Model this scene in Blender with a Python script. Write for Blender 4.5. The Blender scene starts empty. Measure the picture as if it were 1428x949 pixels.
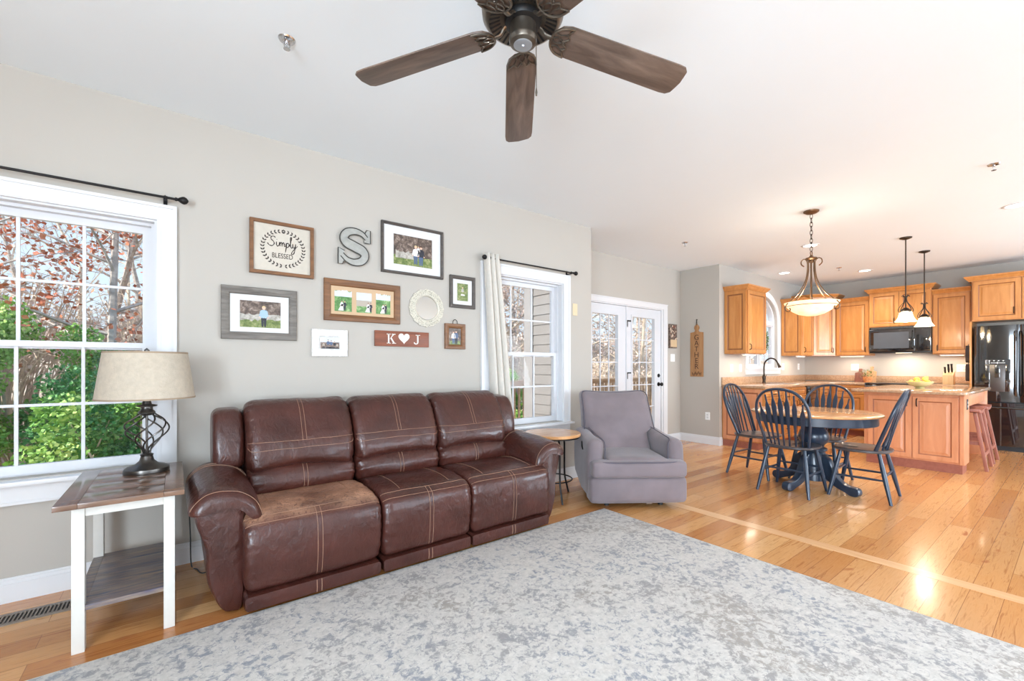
import bpy, bmesh, math, random
from mathutils import Vector, Matrix, noise as mnoise
PI = math.pi
SC = bpy.context.scene
COL = SC.collection
random.seed(7)

# ------------------------------------------------------------------ camera
H = 2.77                      # ceiling height
cam_d = bpy.data.cameras.new('camera')
cam = bpy.data.objects.new('camera', cam_d)
COL.objects.link(cam)
cam_d.sensor_width = 36.0
cam_d.sensor_fit = 'HORIZONTAL'
cam_d.lens = 611.0 / 1428.0 * 36.0
cam_d.shift_y = 35.0 / 1428.0
cam_d.clip_start = 0.03
cam.location = (0, 0, 1.22)
cam.rotation_euler = (PI / 2, 0, math.radians(52.5 - 90))
SC.camera = cam

# ------------------------------------------------------------------ view
SC.view_settings.view_transform = 'Standard'
SC.view_settings.look = 'None'
SC.view_settings.exposure = 0.28
SC.view_settings.gamma = 1.0
SC.view_settings.use_curve_mapping = False

# ------------------------------------------------------------------ world
W = bpy.data.worlds.new('sky')
SC.world = W
W.use_nodes = True
wn, wl = W.node_tree.nodes, W.node_tree.links
bg = wn['Background']
wtc = wn.new('ShaderNodeTexCoord')
wsep = wn.new('ShaderNodeSeparateXYZ')
wramp = wn.new('ShaderNodeValToRGB')
wl.new(wtc.outputs['Generated'], wsep.inputs[0])
wl.new(wsep.outputs['Z'], wramp.inputs[0])
e = wramp.color_ramp.elements
e[0].position = 0.0
e[0].color = (0.74, 0.88, 1.0, 1)
e[1].position = 0.75
e[1].color = (0.36, 0.62, 0.98, 1)
wl.new(wramp.outputs[0], bg.inputs['Color'])
bg.inputs['Strength'].default_value = .98

# ------------------------------------------------------------------ lights
def area(name, loc, rot, sx, sy, power, color=(1, 1, 1)):
    l = bpy.data.lights.new(name, 'AREA')
    l.shape = 'RECTANGLE'
    l.size, l.size_y, l.energy, l.color = sx, sy, power, color
    o = bpy.data.objects.new(name, l)
    o.location, o.rotation_euler = loc, rot
    COL.objects.link(o)
    return o
sun_d = bpy.data.lights.new('sun', 'SUN')
sun_d.energy = 6.0
sun_d.angle = math.radians(0.8)
sun_d.color = (1.0, 0.95, 0.86)
sun = bpy.data.objects.new('sun', sun_d)
sun.rotation_euler = Vector((0.82, 0.05, -0.56)).to_track_quat('-Z', 'Y').to_euler()
sun.location = (-16, -3, 12)
COL.objects.link(sun)
# fill lamps added in place of daylight at windows on the two unseen sides
FILL_TINT = (0.735, 0.865, 1.0)
ADDED_RIGHT_WINDOWS = [(-1.2, 0.8), (2.6, 4.8), (6.6, 8.6)]       # x ranges of the added, unseen windows on wall_right
for (a, b), watts in zip(ADDED_RIGHT_WINDOWS, (38, 78, 225)):
    area('window_daylight', ((a + b) / 2, -3.55, 1.35), (PI / 2 + .4, 0, 0), b - a - .1, 1.75, watts, FILL_TINT)
area('window_daylight', (-2.55, -2.0, 1.35), (PI / 2 + .25, 0, -PI / 2), 2.5, 1.75, 390, FILL_TINT)

# ------------------------------------------------------------------ colour + node materials
def srgb(r, g, b):
    def f(c):
        c /= 255.0
        return c / 12.92 if c <= 0.04045 else ((c + 0.055) / 1.055) ** 2.4
    return (f(r), f(g), f(b), 1.0)

def newmat(name):
    m = bpy.data.materials.new(name)
    m.use_nodes = True
    nt = m.node_tree
    return m, nt, nt.nodes, nt.links, nt.nodes['Principled BSDF']

def coords(nt, scale=(1, 1, 1), rot=(0, 0, 0)):
    tc = nt.nodes.new('ShaderNodeTexCoord')
    mp = nt.nodes.new('ShaderNodeMapping')
    mp.inputs['Scale'].default_value = scale
    mp.inputs['Rotation'].default_value = rot
    nt.links.new(tc.outputs['Object'], mp.inputs[0])
    return mp.outputs[0]

def ntex(nt, vec, scale, detail=3, rough=.55, dist=0):
    n = nt.nodes.new('ShaderNodeTexNoise')
    n.inputs['Scale'].default_value = scale
    n.inputs['Detail'].default_value = detail
    n.inputs['Roughness'].default_value = rough
    n.inputs['Distortion'].default_value = dist
    nt.links.new(vec, n.inputs['Vector'])
    return n.outputs['Fac']

def ramp(nt, fac, stops):
    r = nt.nodes.new('ShaderNodeValToRGB')
    els = r.color_ramp.elements
    while len(els) < len(stops):
        els.new(0.5)
    for el, (p, c) in zip(els, stops):
        el.position = p
        el.color = c
    nt.links.new(fac, r.inputs[0])
    return r.outputs[0]

def mixc(nt, fac, a, b, mode='MIX'):
    x = nt.nodes.new('ShaderNodeMix')
    x.data_type = 'RGBA'
    x.blend_type = mode
    for sock, v in ((x.inputs[0], fac), (x.inputs[6], a), (x.inputs[7], b)):
        if hasattr(v, 'links') or isinstance(v, bpy.types.NodeSocket):
            nt.links.new(v, sock)
        else:
            sock.default_value = v
    return x.outputs[2]

def bump(nt, p, height, strength=.3, dist=.01):
    b = nt.nodes.new('ShaderNodeBump')
    b.inputs['Strength'].default_value = strength
    b.inputs['Distance'].default_value = dist
    nt.links.new(height, b.inputs['Height'])
    nt.links.new(b.outputs[0], p.inputs['Normal'])

def plain(name, col, rough=.5, metal=0., var=.06, vscale=6., bmp=0., bscale=60., coat=0., sheen=0., emit=0., emitcol=None, spec=.5):
    m, nt, n, l, p = newmat(name)
    v = coords(nt)
    c2 = tuple(min(1, x * (1 - var)) for x in col[:3]) + (1,)
    c1 = tuple(min(1, x * (1 + var)) for x in col[:3]) + (1,)
    l.new(ramp(nt, ntex(nt, v, vscale), [(.3, c2), (.7, c1)]), p.inputs['Base Color'])
    p.inputs['Roughness'].default_value = rough
    p.inputs['Metallic'].default_value = metal
    p.inputs['Coat Weight'].default_value = coat
    p.inputs['Sheen Weight'].default_value = sheen
    p.inputs['Specular IOR Level'].default_value = spec
    if bmp:
        bump(nt, p, ntex(nt, v, bscale, 4), bmp)
    if emit:
        p.inputs['Emission Color'].default_value = emitcol or col
        p.inputs['Emission Strength'].default_value = emit
    return m

def wood(name, dark, light, axis='x', rough=.4, scale=6., coat=0., bmp=.08, stretch=9.):
    m, nt, n, l, p = newmat(name)
    s = [stretch, stretch, stretch]
    s['xyz'.index(axis)] = 1.0
    v = coords(nt, tuple(s))
    f = ntex(nt, v, scale * .35, 6, .6, .8)
    l.new(ramp(nt, f, [(.28, dark), (.72, light)]), p.inputs['Base Color'])
    p.inputs['Roughness'].default_value = rough
    p.inputs['Coat Weight'].default_value = coat
    p.inputs['Coat Roughness'].default_value = .12
    bump(nt, p, f, bmp)
    return m

def glassmat(name, tint=(1, 1, 1, 1), refl=.06):
    m, nt, n, l, p = newmat(name)
    n.remove(p)
    t = n.new('ShaderNodeBsdfTransparent')
    t.inputs[0].default_value = tint
    g = n.new('ShaderNodeBsdfGlossy')
    g.inputs['Roughness'].default_value = .02
    fr = n.new('ShaderNodeLayerWeight')
    fr.inputs[0].default_value = .5
    pw = n.new('ShaderNodeMath')
    pw.operation = 'POWER'
    pw.inputs[1].default_value = 4.0
    l.new(fr.outputs['Facing'], pw.inputs[0])
    ml = n.new('ShaderNodeMath')
    ml.operation = 'MULTIPLY_ADD'
    ml.inputs[1].default_value = .3
    ml.inputs[2].default_value = .006
    l.new(pw.outputs[0], ml.inputs[0])
    mx = n.new('ShaderNodeMixShader')
    l.new(ml.outputs[0], mx.inputs[0])
    l.new(t.outputs[0], mx.inputs[1])
    l.new(g.outputs[0], mx.inputs[2])
    l.new(mx.outputs[0], n['Material Output'].inputs[0])
    return m

M_WALL = plain('wall_paint', srgb(182, 176, 167), .75, var=.015, vscale=1.2, bmp=.03, bscale=220)
M_CEIL = plain('ceiling_paint', srgb(234, 241, 245), .85, var=.01, vscale=1.)
M_TRIM = plain('white_trim_paint', srgb(220, 220, 221), .35, var=.01)
M_VINYL = plain('white_vinyl', srgb(212, 213, 216), .4, var=.01)
M_DOORW = plain('white_door_paint', srgb(212, 214, 218), .4, var=.01)
M_BLACK = plain('black_iron', srgb(34, 32, 32), .4, .6, var=.15)
M_BRONZE = plain('dark_bronze', srgb(66, 56, 48), .32, .85, var=.15, vscale=20)
M_GLASS = glassmat('window_glass')
M_SIDING = plain('grey_siding', srgb(128, 125, 123), .6, var=.03)
M_DECK = wood('weathered_deck_wood', srgb(150, 122, 96), srgb(206, 178, 148), 'x', .8)
M_PLATE = plain('white_plastic', srgb(238, 238, 236), .4, var=.01)
M_BEIGE = plain('beige_plastic', srgb(214, 196, 160), .45, var=.02)
M_DARKSLOT = plain('dark_slot', srgb(40, 38, 36), .6)

# --- floor of long honey oak planks
def floor_mat():
    m, nt, n, l, p = newmat('honey_oak_planks')
    v = coords(nt)
    br = n.new('ShaderNodeTexBrick')
    br.offset = .37
    br.offset_frequency = 2
    br.inputs['Scale'].default_value = 1
    br.inputs['Brick Width'].default_value = 1.3
    br.inputs['Row Height'].default_value = .125
    br.inputs['Mortar Size'].default_value = .0012
    br.inputs['Mortar Smooth'].default_value = .2
    br.inputs['Bias'].default_value = 0
    br.inputs['Color1'].default_value = (0, 0, 0, 1)
    br.inputs['Color2'].default_value = (1, 1, 1, 1)
    br.inputs['Mortar'].default_value = (.45, .45, .45, 1)
    l.new(v, br.inputs['Vector'])
    tone = ramp(nt, br.outputs['Color'], [(0., srgb(184, 118, 64)), (.22, srgb(206, 146, 88)), (.5, srgb(216, 160, 102)),
                                          (.78, srgb(226, 175, 118)), (1., srgb(198, 132, 76))])
    v2 = coords(nt, (1.1, 16, 1))
    g = ntex(nt, v2, 3.2, 8, .62, 1.6)
    grain = ramp(nt, g, [(.30, srgb(196, 164, 138)), (.48, (1, 1, 1, 1)), (.72, srgb(238, 226, 212))])
    c = mixc(nt, .8, tone, grain, 'MULTIPLY')
    v3 = coords(nt, (1.5, 5, 1))
    k = ntex(nt, v3, 2.4, 3, .5, .4)
    knots = ramp(nt, k, [(.68, (0, 0, 0, 1)), (.76, (1, 1, 1, 1))])
    c = mixc(nt, knots, c, srgb(176, 106, 62))
    c = mixc(nt, br.outputs['Fac'], c, srgb(140, 88, 50))
    l.new(c, p.inputs['Base Color'])
    p.inputs['Roughness'].default_value = .2
    p.inputs['Coat Weight'].default_value = .25
    p.inputs['Coat Roughness'].default_value = .08
    sub = n.new('ShaderNodeMath')
    sub.operation = 'SUBTRACT'
    mul = n.new('ShaderNodeMath')
    mul.operation = 'MULTIPLY'
    mul.inputs[1].default_value = .12
    l.new(g, mul.inputs[0])
    l.new(mul.outputs[0], sub.inputs[0])
    l.new(br.outputs['Fac'], sub.inputs[1])
    bump(nt, p, sub.outputs[0], .12, .004)
    return m
M_FLOOR = floor_mat()
M_STRIP = wood('pale_oak_strip', srgb(218, 166, 116), srgb(236, 192, 146), 'y', .25, coat=.2)

def rug_mat():
    m, nt, n, l, p = newmat('distressed_damask_rug')
    v = coords(nt)
    a = ntex(nt, v, 30, 10, .74, .5)
    mid_n = ntex(nt, v, 6.5, 5, .6, .9)
    big = ntex(nt, v, 1.4, 3, .5, .3)
    m1 = n.new('ShaderNodeMath')
    m1.operation = 'MULTIPLY_ADD'
    m1.inputs[1].default_value = .36
    l.new(mid_n, m1.inputs[0])
    l.new(a, m1.inputs[2])
    m2 = n.new('ShaderNodeMath')
    m2.operation = 'MULTIPLY_ADD'
    m2.inputs[1].default_value = .2
    l.new(big, m2.inputs[0])
    l.new(m1.outputs[0], m2.inputs[2])
    blot = ramp(nt, m2.outputs[0], [(.785, (0, 0, 0, 1)), (.825, (.65, .65, .65, 1)), (.90, (.95, .95, .95, 1))])
    w = n.new('ShaderNodeTexNoise')
    w.inputs['Scale'].default_value = 15
    w.inputs['Detail'].default_value = 2
    w.inputs['Distortion'].default_value = 1.5
    l.new(v, w.inputs['Vector'])
    vine = ramp(nt, w.outputs['Fac'], [(.480, (0, 0, 0, 1)), (.497, (1, 1, 1, 1)), (.505, (1, 1, 1, 1)), (.522, (0, 0, 0, 1))])
    vm = mixc(nt, ramp(nt, ntex(nt, v, 9, 5, .7), [(.42, (0, 0, 0, 1)), (.66, (.8, .8, .8, 1))]), (0, 0, 0, 1), vine)
    base = ramp(nt, ntex(nt, v, 40, 6, .7), [(.3, srgb(188, 184, 178)), (.7, srgb(216, 211, 204))])
    tint = ramp(nt, big, [(.40, srgb(134, 138, 148)), (.62, srgb(158, 150, 142))])
    c = mixc(nt, blot, base, tint)
    c = mixc(nt, vm, c, srgb(140, 139, 142))
    l.new(c, p.inputs['Base Color'])
    p.inputs['Roughness'].default_value = .95
    p.inputs['Sheen Weight'].default_value = .1
    bump(nt, p, ntex(nt, v, 300, 2), .35, .004)
    return m
M_RUG = rug_mat()

def leather(name, base, worn=None, box=None):
    m, nt, n, l, p = newmat(name)
    v = coords(nt)
    d = tuple(x * .72 for x in base[:3]) + (1,)
    b = tuple(min(1, x * 1.3) for x in base[:3]) + (1,)
    c = ramp(nt, ntex(nt, v, 5, 5), [(.3, d), (.7, b)])
    if worn:
        f = ntex(nt, coords(nt, (1, 1, 1)), 34, 8, .75, 2.2)
        sx = n.new('ShaderNodeSeparateXYZ')
        tc = n.new('ShaderNodeTexCoord')
        l.new(tc.outputs['Object'], sx.inputs[0])
        mr = n.new('ShaderNodeMapRange')
        mr.inputs[1].default_value, mr.inputs[2].default_value = box
        l.new(sx.outputs['Z'], mr.inputs[0])
        f2 = ntex(nt, v, 4.5, 3)
        mm = n.new('ShaderNodeMath')
        mm.operation = 'MULTIPLY'
        l.new(mr.outputs[0], mm.inputs[0])
        l.new(ramp(nt, f2, [(.35, (.25, .25, .25, 1)), (.6, (1, 1, 1, 1))]), mm.inputs[1])
        m2 = n.new('ShaderNodeMath')
        m2.operation = 'MULTIPLY'
        l.new(mm.outputs[0], m2.inputs[0])
        l.new(ramp(nt, f, [(.34, (0, 0, 0, 1)), (.50, (1, 1, 1, 1))]), m2.inputs[1])
        c = mixc(nt, m2.outputs[0], c, worn)
    l.new(c, p.inputs['Base Color'])
    p.inputs['Roughness'].default_value = .33
    p.inputs['Specular IOR Level'].default_value = .4
    p.inputs['Coat Weight'].default_value = .3
    p.inputs['Coat Roughness'].default_value = .14
    mx = n.new('ShaderNodeMath')
    mx.operation = 'MULTIPLY_ADD'
    mx.inputs[1].default_value = .14
    l.new(ntex(nt, v, 190, 3), mx.inputs[0])
    l.new(ntex(nt, coords(nt, (1.6, 1, 1)), 16, 4, .5, .6), mx.inputs[2])
    bump(nt, p, mx.outputs[0], .55, .016)
    return m
M_LEATHER = leather('brown_leather', srgb(68, 34, 27))
M_LEATHER_WORN = leather('worn_brown_leather', srgb(68, 34, 27), srgb(184, 138, 110), (.43, .475))
M_STITCH = plain('tan_thread', srgb(156, 120, 98), .7)
M_VELVET = plain('grey_mauve_velvet', srgb(122, 110, 113), .9, var=.18, vscale=3, bmp=.12, bscale=260, sheen=.25)
M_PIPING = plain('dark_grey_piping', srgb(84, 80, 90), .8)
M_WALNUT = wood('walnut_board_top', srgb(74, 52, 40), srgb(136, 102, 80), 'x', .22, scale=7, coat=.3)
M_BLUEWOOD = wood('navy_stained_board', srgb(34, 50, 92), srgb(156, 134, 108), 'x', .42, scale=17, coat=.2)
M_CREAM = plain('distressed_cream_paint', srgb(208, 204, 196), .5, var=.03, vscale=14)
M_LINEN = plain('linen_shade', srgb(190, 178, 160), .85, var=.08, vscale=40, bmp=.3, bscale=200)
M_LINENTRIM = plain('tan_linen_trim', srgb(158, 138, 116), .85)
M_LAMPMETAL = plain('antique_pewter', srgb(98, 94, 90), .3, .9, var=.2, vscale=15)
M_OAKTOP = wood('honey_table_top', srgb(190, 132, 80), srgb(224, 172, 118), 'x', .22, coat=.3)
M_CURTAIN = plain('cream_curtain_cloth', srgb(208, 202, 192), .9, var=.03, vscale=30, bmp=.15, bscale=300)
M_MAPLE = wood('glazed_maple', srgb(180, 114, 54), srgb(210, 148, 84), 'z', .32, scale=5, coat=.15, bmp=.03, stretch=7)
M_MAPLED = wood('maple_glaze_groove', srgb(128, 76, 40), srgb(150, 94, 52), 'z', .4)
M_ISLAND = wood('rose_maple', srgb(204, 134, 92), srgb(224, 158, 116), 'z', .35, scale=5, coat=.1, bmp=.03, stretch=7)
M_ISLANDD = wood('rose_maple_groove', srgb(150, 88, 58), srgb(166, 104, 72), 'z', .4)
M_TOEKICK = wood('red_toe_board', srgb(150, 86, 68), srgb(170, 104, 84), 'x', .45)
M_STOOL = wood('reddish_stool_wood', srgb(140, 82, 66), srgb(176, 112, 92), 'z', .45)
M_NAVY = plain('navy_blue_paint', srgb(38, 52, 70), .3, var=.12, vscale=14, coat=.2)
M_NAVYWORN = plain('dark_worn_seat', srgb(70, 66, 68), .32, var=.2, vscale=9, coat=.2)
M_GLOSSBLACK = plain('gloss_black_steel', srgb(26, 25, 26), .07, .0, var=.05, coat=1.0, spec=.9)
M_MATTEBLACK = plain('matte_black', srgb(22, 22, 23), .45, var=.05)
M_STEEL = plain('brushed_steel', srgb(170, 170, 172), .25, 1.0, var=.05)
M_CHROME = plain('chrome', srgb(200, 200, 202), .15, 1.0)

def granite():
    m, nt, n, l, p = newmat('rose_beige_granite')
    v = coords(nt)
    c = ramp(nt, ntex(nt, v, 60, 8, .75), [(.3, srgb(136, 102, 80)), (.5, srgb(184, 148, 116)), (.7, srgb(208, 182, 152))])
    c = mixc(nt, ramp(nt, ntex(nt, v, 5, 5), [(.45, (0, 0, 0, 1)), (.7, (.5, .5, .5, 1))]), c, srgb(160, 126, 98))
    l.new(c, p.inputs['Base Color'])
    p.inputs['Roughness'].default_value = .1
    return m
M_GRANITE = granite()

# ------------------------------------------------------------------ mesh collector
class M:
    def __init__(self, T=None):
        self.v, self.f, self.mi = [], [], []
        self.T = T
        self.m = 0
    def add(self, vs, fs):
        b = len(self.v)
        T = self.T
        for p in vs:
            p = Vector(p)
            self.v.append(T @ p if T else p)
        for f in fs:
            self.f.append(tuple(b + i for i in f))
            self.mi.append(self.m)
    def box(self, x0, x1, y0, y1, z0, z1):
        self.add([(x0, y0, z0), (x1, y0, z0), (x1, y1, z0), (x0, y1, z0), (x0, y0, z1), (x1, y0, z1), (x1, y1, z1), (x0, y1, z1)],
                 [(0, 3, 2, 1), (4, 5, 6, 7), (0, 1, 5, 4), (1, 2, 6, 5), (2, 3, 7, 6), (3, 0, 4, 7)])
        return self
    def hexa(self, lo, hi):          # two quads (4 points each), joined
        self.add(list(lo) + list(hi), [(0, 3, 2, 1), (4, 5, 6, 7), (0, 1, 5, 4), (1, 2, 6, 5), (2, 3, 7, 6), (3, 0, 4, 7)])
        return self
    def tube(self, path, r, n=8, closed=False, cap=True, flat=1.0, up=None):
        P = [Vector(p) for p in path]
        k = len(P)
        R = r if isinstance(r, (list, tuple)) else [r] * k
        vs, fs = [], []
        prev = None
        for i in range(k):
            if closed:
                t = (P[(i + 1) % k] - P[i - 1])
            else:
                t = P[min(i + 1, k - 1)] - P[max(i - 1, 0)]
            if t.length < 1e-9:
                t = Vector((0, 0, 1))
            t.normalize()
            if prev is None:
                a = Vector(up) if up else (Vector((0, 0, 1)) if abs(t.z) < .9 else Vector((1, 0, 0)))
            else:
                a = prev
            a = a - t * a.dot(t)
            if a.length < 1e-6:
                a = t.orthogonal()
            a.normalize()
            prev = a
            b = t.cross(a)
            for j in range(n):
                w = 2 * PI * j / n
                vs.append(P[i] + (a * math.cos(w) * flat + b * math.sin(w)) * R[i])
        for i in range(k if closed else k - 1):
            i2 = (i + 1) % k
            for j in range(n):
                j2 = (j + 1) % n
                fs.append((i * n + j, i * n + j2, i2 * n + j2, i2 * n + j))
        if cap and not closed:
            fs.append(tuple(range(n - 1, -1, -1)))
            fs.append(tuple((k - 1) * n + j for j in range(n)))
        self.add(vs, fs)
        return self
    def lathe(self, prof, n=28, c=(0, 0, 0), closed=False):
        vs, fs = [], []
        k = len(prof)
        for (r, z) in prof:
            for j in range(n):
                w = 2 * PI * j / n
                vs.append((c[0] + r * math.cos(w), c[1] + r * math.sin(w), c[2] + z))
        for i in range(k if closed else k - 1):
            i2 = (i + 1) % k
            for j in range(n):
                j2 = (j + 1) % n
                fs.append((i * n + j, i * n + j2, i2 * n + j2, i2 * n + j))
        if not closed:
            if prof[0][0] > 1e-5:
                fs.append(tuple(range(n - 1, -1, -1)))
            if prof[-1][0] > 1e-5:
                fs.append(tuple((k - 1) * n + j for j in range(n)))
        self.add(vs, fs)
        return self
    def prism(self, poly, fn0, fn1):   # poly of 2-D points mapped by fn0 (bottom) and fn1 (top)
        n = len(poly)
        vs = [fn0(*p) for p in poly] + [fn1(*p) for p in poly]
        fs = [tuple(range(n - 1, -1, -1)), tuple(range(n, 2 * n))]
        for i in range(n):
            j = (i + 1) % n
            fs.append((i, j, n + j, n + i))
        self.add(vs, fs)
        return self
    def rings(self, w, h, rings, fill=True, marks=()):   # nested rectangles: (inset, height) on a w x h face, local x, z; outward = -y
        k0 = self.m
        vs, fs, ms = [], [], []
        for ins, d in rings:
            vs += [(ins, -d, ins), (w - ins, -d, ins), (w - ins, -d, h - ins), (ins, -d, h - ins)]
        b = len(self.v)
        T = self.T
        for p in vs:
            p = Vector(p)
            self.v.append(T @ p if T else p)
        for i in range(len(rings) - 1):
            for j in range(4):
                j2 = (j + 1) % 4
                self.f.append((b + i * 4 + j, b + i * 4 + j2, b + i * 4 + 4 + j2, b + i * 4 + 4 + j))
                self.mi.append(1 if i in marks else k0)
        if fill:
            i = len(rings) - 1
            self.f.append(tuple(b + i * 4 + j for j in range(4)))
            self.mi.append(k0)
        self.f.append((b + 3, b + 2, b + 1, b))
        self.mi.append(k0)
        return self
    def rbox(self, c, half, r, n=10, fn=None):     # rounded box with an optional deform fn(p) on the centred point
        c = Vector(c)
        hx, hy, hz = half
        inner = (max(hx - r, 1e-4), max(hy - r, 1e-4), max(hz - r, 1e-4))
        for ax in range(3):
            for sg in (-1, 1):
                vs, fs = [], []
                u, w = [(1, 2), (2, 0), (0, 1)][ax]
                for i in range(n + 1):
                    for j in range(n + 1):
                        q = [0, 0, 0]
                        q[ax] = sg * half[ax]
                        a, b2 = math.sin((i / n - .5) * PI) , math.sin((j / n - .5) * PI)
                        q[u] = a * half[u]
                        q[w] = b2 * half[w]
                        q = Vector(q)
                        s = Vector([max(-inner[k], min(inner[k], q[k])) for k in range(3)])
                        d = q - s
                        if d.length > 1e-9:
                            d = d.normalized() * r
                        p = s + d
                        if fn:
                            p = fn(p)
                        vs.append(c + p)
                for i in range(n):
                    for j in range(n):
                        q = (i * (n + 1) + j, (i + 1) * (n + 1) + j, (i + 1) * (n + 1) + j + 1, i * (n + 1) + j + 1)
                        fs.append(q if sg > 0 else q[::-1])
                self.add(vs, fs)
        return self
    def cushion(self, prof, l0, l1, r, mp, nl=22, fn=None):
        """closed profile (a,b) swept from l0 to l1 with ends rounded by r; returns the grid of points"""
        k = len(prof)
        ca = sum(p[0] for p in prof) / k
        cb = sum(p[1] for p in prof) / k
        ha = max(abs(p[0] - ca) for p in prof)
        hb = max(abs(p[1] - cb) for p in prof)
        st = []
        for i in range(nl + 1):
            t = .5 - .5 * math.cos(PI * i / nl)
            st.append(l0 + (l1 - l0) * t)
        grid, vs, fs = [], [], []
        for l in st:
            d = min(l - l0, l1 - l)
            ins = 0 if d >= r else r - math.sqrt(max(0, r * r - (r - d) ** 2))
            row = []
            for a, b in prof:
                a2 = ca + (a - ca) * (1 - min(.95, ins / ha))
                b2 = cb + (b - cb) * (1 - min(.95, ins / hb))
                q = (a2, b2, l)
                if fn:
                    q = fn(*q)
                row.append(Vector(mp(*q)))
            grid.append(row)
            vs += row
        for i in range(nl):
            for j in range(k):
                j2 = (j + 1) % k
                fs.append((i * k + j, i * k + j2, (i + 1) * k + j2, (i + 1) * k + j))
        fs.append(tuple(range(k - 1, -1, -1)))
        fs.append(tuple(nl * k + j for j in range(k)))
        self.add(vs, fs)
        return grid, st

OFF = {}
def build(name, mb, mats, off=None, bevel=0., smooth=True, ang=38, bseg=2, weld=True):
    me = bpy.data.meshes.new(name)
    o = off or Vector((0, 0, 0))
    me.from_pydata([tuple(p - o) for p in mb.v], [], mb.f)
    mats = mats if isinstance(mats, (list, tuple)) else [mats]
    for m in mats:
        me.materials.append(m)
    if any(mb.mi):
        me.polygons.foreach_set('material_index', mb.mi)
    bm = bmesh.new()
    bm.from_mesh(me)
    if weld:
        bmesh.ops.remove_doubles(bm, verts=bm.verts, dist=1e-5)
    bmesh.ops.recalc_face_normals(bm, faces=bm.faces)
    if bevel:
        ed = [ed for ed in bm.edges if len(ed.link_faces) == 2 and ed.calc_face_angle(0) > .5]
        bmesh.ops.bevel(bm, geom=ed, offset=bevel, segments=bseg, affect='EDGES', clamp_overlap=True, profile=.6)
    if smooth:
        a = math.radians(ang)
        for f in bm.faces:
            f.smooth = True
        for ed in bm.edges:
            if len(ed.link_faces) == 2 and ed.calc_face_angle(0) > a:
                ed.smooth = False
    bm.to_mesh(me)
    bm.free()
    return me

def thing(name, label, cat, loc=(0, 0, 0), rz=0., group=None, world=False):
    o = bpy.data.objects.new(name, None)
    o.empty_display_size = .1
    o.location = loc
    o.rotation_euler = (0, 0, rz)
    COL.objects.link(o)
    o['label'] = label
    o['category'] = cat
    if group:
        o['group'] = group
    OFF[o] = Vector(loc) if world else Vector((0, 0, 0))
    return o

def part(name, mb, mats, parent, label=None, **kw):
    off = OFF[parent]
    o = bpy.data.objects.new(name, build(name, mb, mats, off, **kw))
    COL.objects.link(o)
    o.parent = parent
    OFF[o] = off
    if label:
        o['label'] = label
    return o

def single(name, mb, mats, label, cat, group=None, kind=None, **kw):
    xs = [p.x for p in mb.v]
    ys = [p.y for p in mb.v]
    zs = [p.z for p in mb.v]
    loc = Vector(((min(xs) + max(xs)) / 2, (min(ys) + max(ys)) / 2, min(zs)))
    o = bpy.data.objects.new(name, build(name, mb, mats, loc, **kw))
    o.location = loc
    COL.objects.link(o)
    o['label'] = label
    o['category'] = cat
    if group:
        o['group'] = group
    if kind:
        o['kind'] = kind
    OFF[o] = loc
    return o

def struct(name, mb, mats, parent=None, **kw):
    off = OFF[parent] if parent else Vector((0, 0, 0))
    o = bpy.data.objects.new(name, build(name, mb, mats, off, **kw))
    COL.objects.link(o)
    if parent:
        o.parent = parent
    else:
        o['kind'] = 'structure'
    OFF[o] = off
    return o

def dup(root, loc, rz=0., label=None, group=None, scale=None):
    c = root.copy()
    COL.objects.link(c)
    c.location = loc
    c.rotation_euler = (0, 0, rz)
    if label:
        c['label'] = label
    if group:
        c['group'] = group
    if scale:
        c.scale = scale
    for ch in list(root.children):
        d = ch.copy()
        COL.objects.link(d)
        d.parent = c
        for g in list(ch.children):
            q = g.copy()
            COL.objects.link(q)
            q.parent = d
    return c

def frame_T(origin, u, n):
    """local x -> u (along the face), local -y -> n (outward), local z -> up"""
    u, n = Vector(u).normalized(), Vector(n).normalized()
    T = Matrix.Identity(4)
    T.col[0] = (*u, 0)
    T.col[1] = (*(-n), 0)
    T.col[2] = (0, 0, 1, 0)
    T.col[3] = (*origin, 1)
    return T

def spline(pts, n=8, closed=False):
    P = [Vector(p) for p in pts]
    k = len(P)
    out = []
    for i in range(k if closed else k - 1):
        if closed:
            a, b, c, d = P[i - 1], P[i], P[(i + 1) % k], P[(i + 2) % k]
        else:
            a, b, c, d = P[max(i - 1, 0)], P[i], P[i + 1], P[min(i + 2, k - 1)]
        for j in range(n):
            t = j / n
            out.append(.5 * ((2 * b) + (c - a) * t + (2 * a - 5 * b + 4 * c - d) * t * t + (3 * b - a - 3 * c + d) * t ** 3))
    if not closed:
        out.append(P[-1])
    return out

def spline2(pts, n=5):
    return [(p.x, p.y) for p in spline([(a, b, 0) for a, b in pts], n, True)]

def text_into(mb, s, size, depth, place):
    """letters as solid mesh: place(x, y, d) -> point"""
    cu = bpy.data.curves.new('letters', 'FONT')
    cu.body = s
    cu.size = size
    cu.align_x = 'CENTER'
    cu.extrude = depth / 2
    ob = bpy.data.objects.new('letters', cu)
    COL.objects.link(ob)
    dg = bpy.context.evaluated_depsgraph_get()
    me = ob.evaluated_get(dg).to_mesh()
    vs = [place(v.co.x, v.co.y, v.co.z) for v in me.vertices]
    fs = [tuple(p.vertices) for p in me.polygons]
    mb.add(vs, fs)
    ob.evaluated_get(dg).to_mesh_clear()
    bpy.data.objects.remove(ob)
    bpy.data.curves.remove(cu)

# ================================================================== ROOM SHELL
X0, X1 = -2.6, 9.95
YL, YR = 3.38, -3.6
YD = 4.03                      # wall with the double doors
XC, XN = 3.72, 6.58            # corner of the living room wall / end of the breakfast nook

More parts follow.
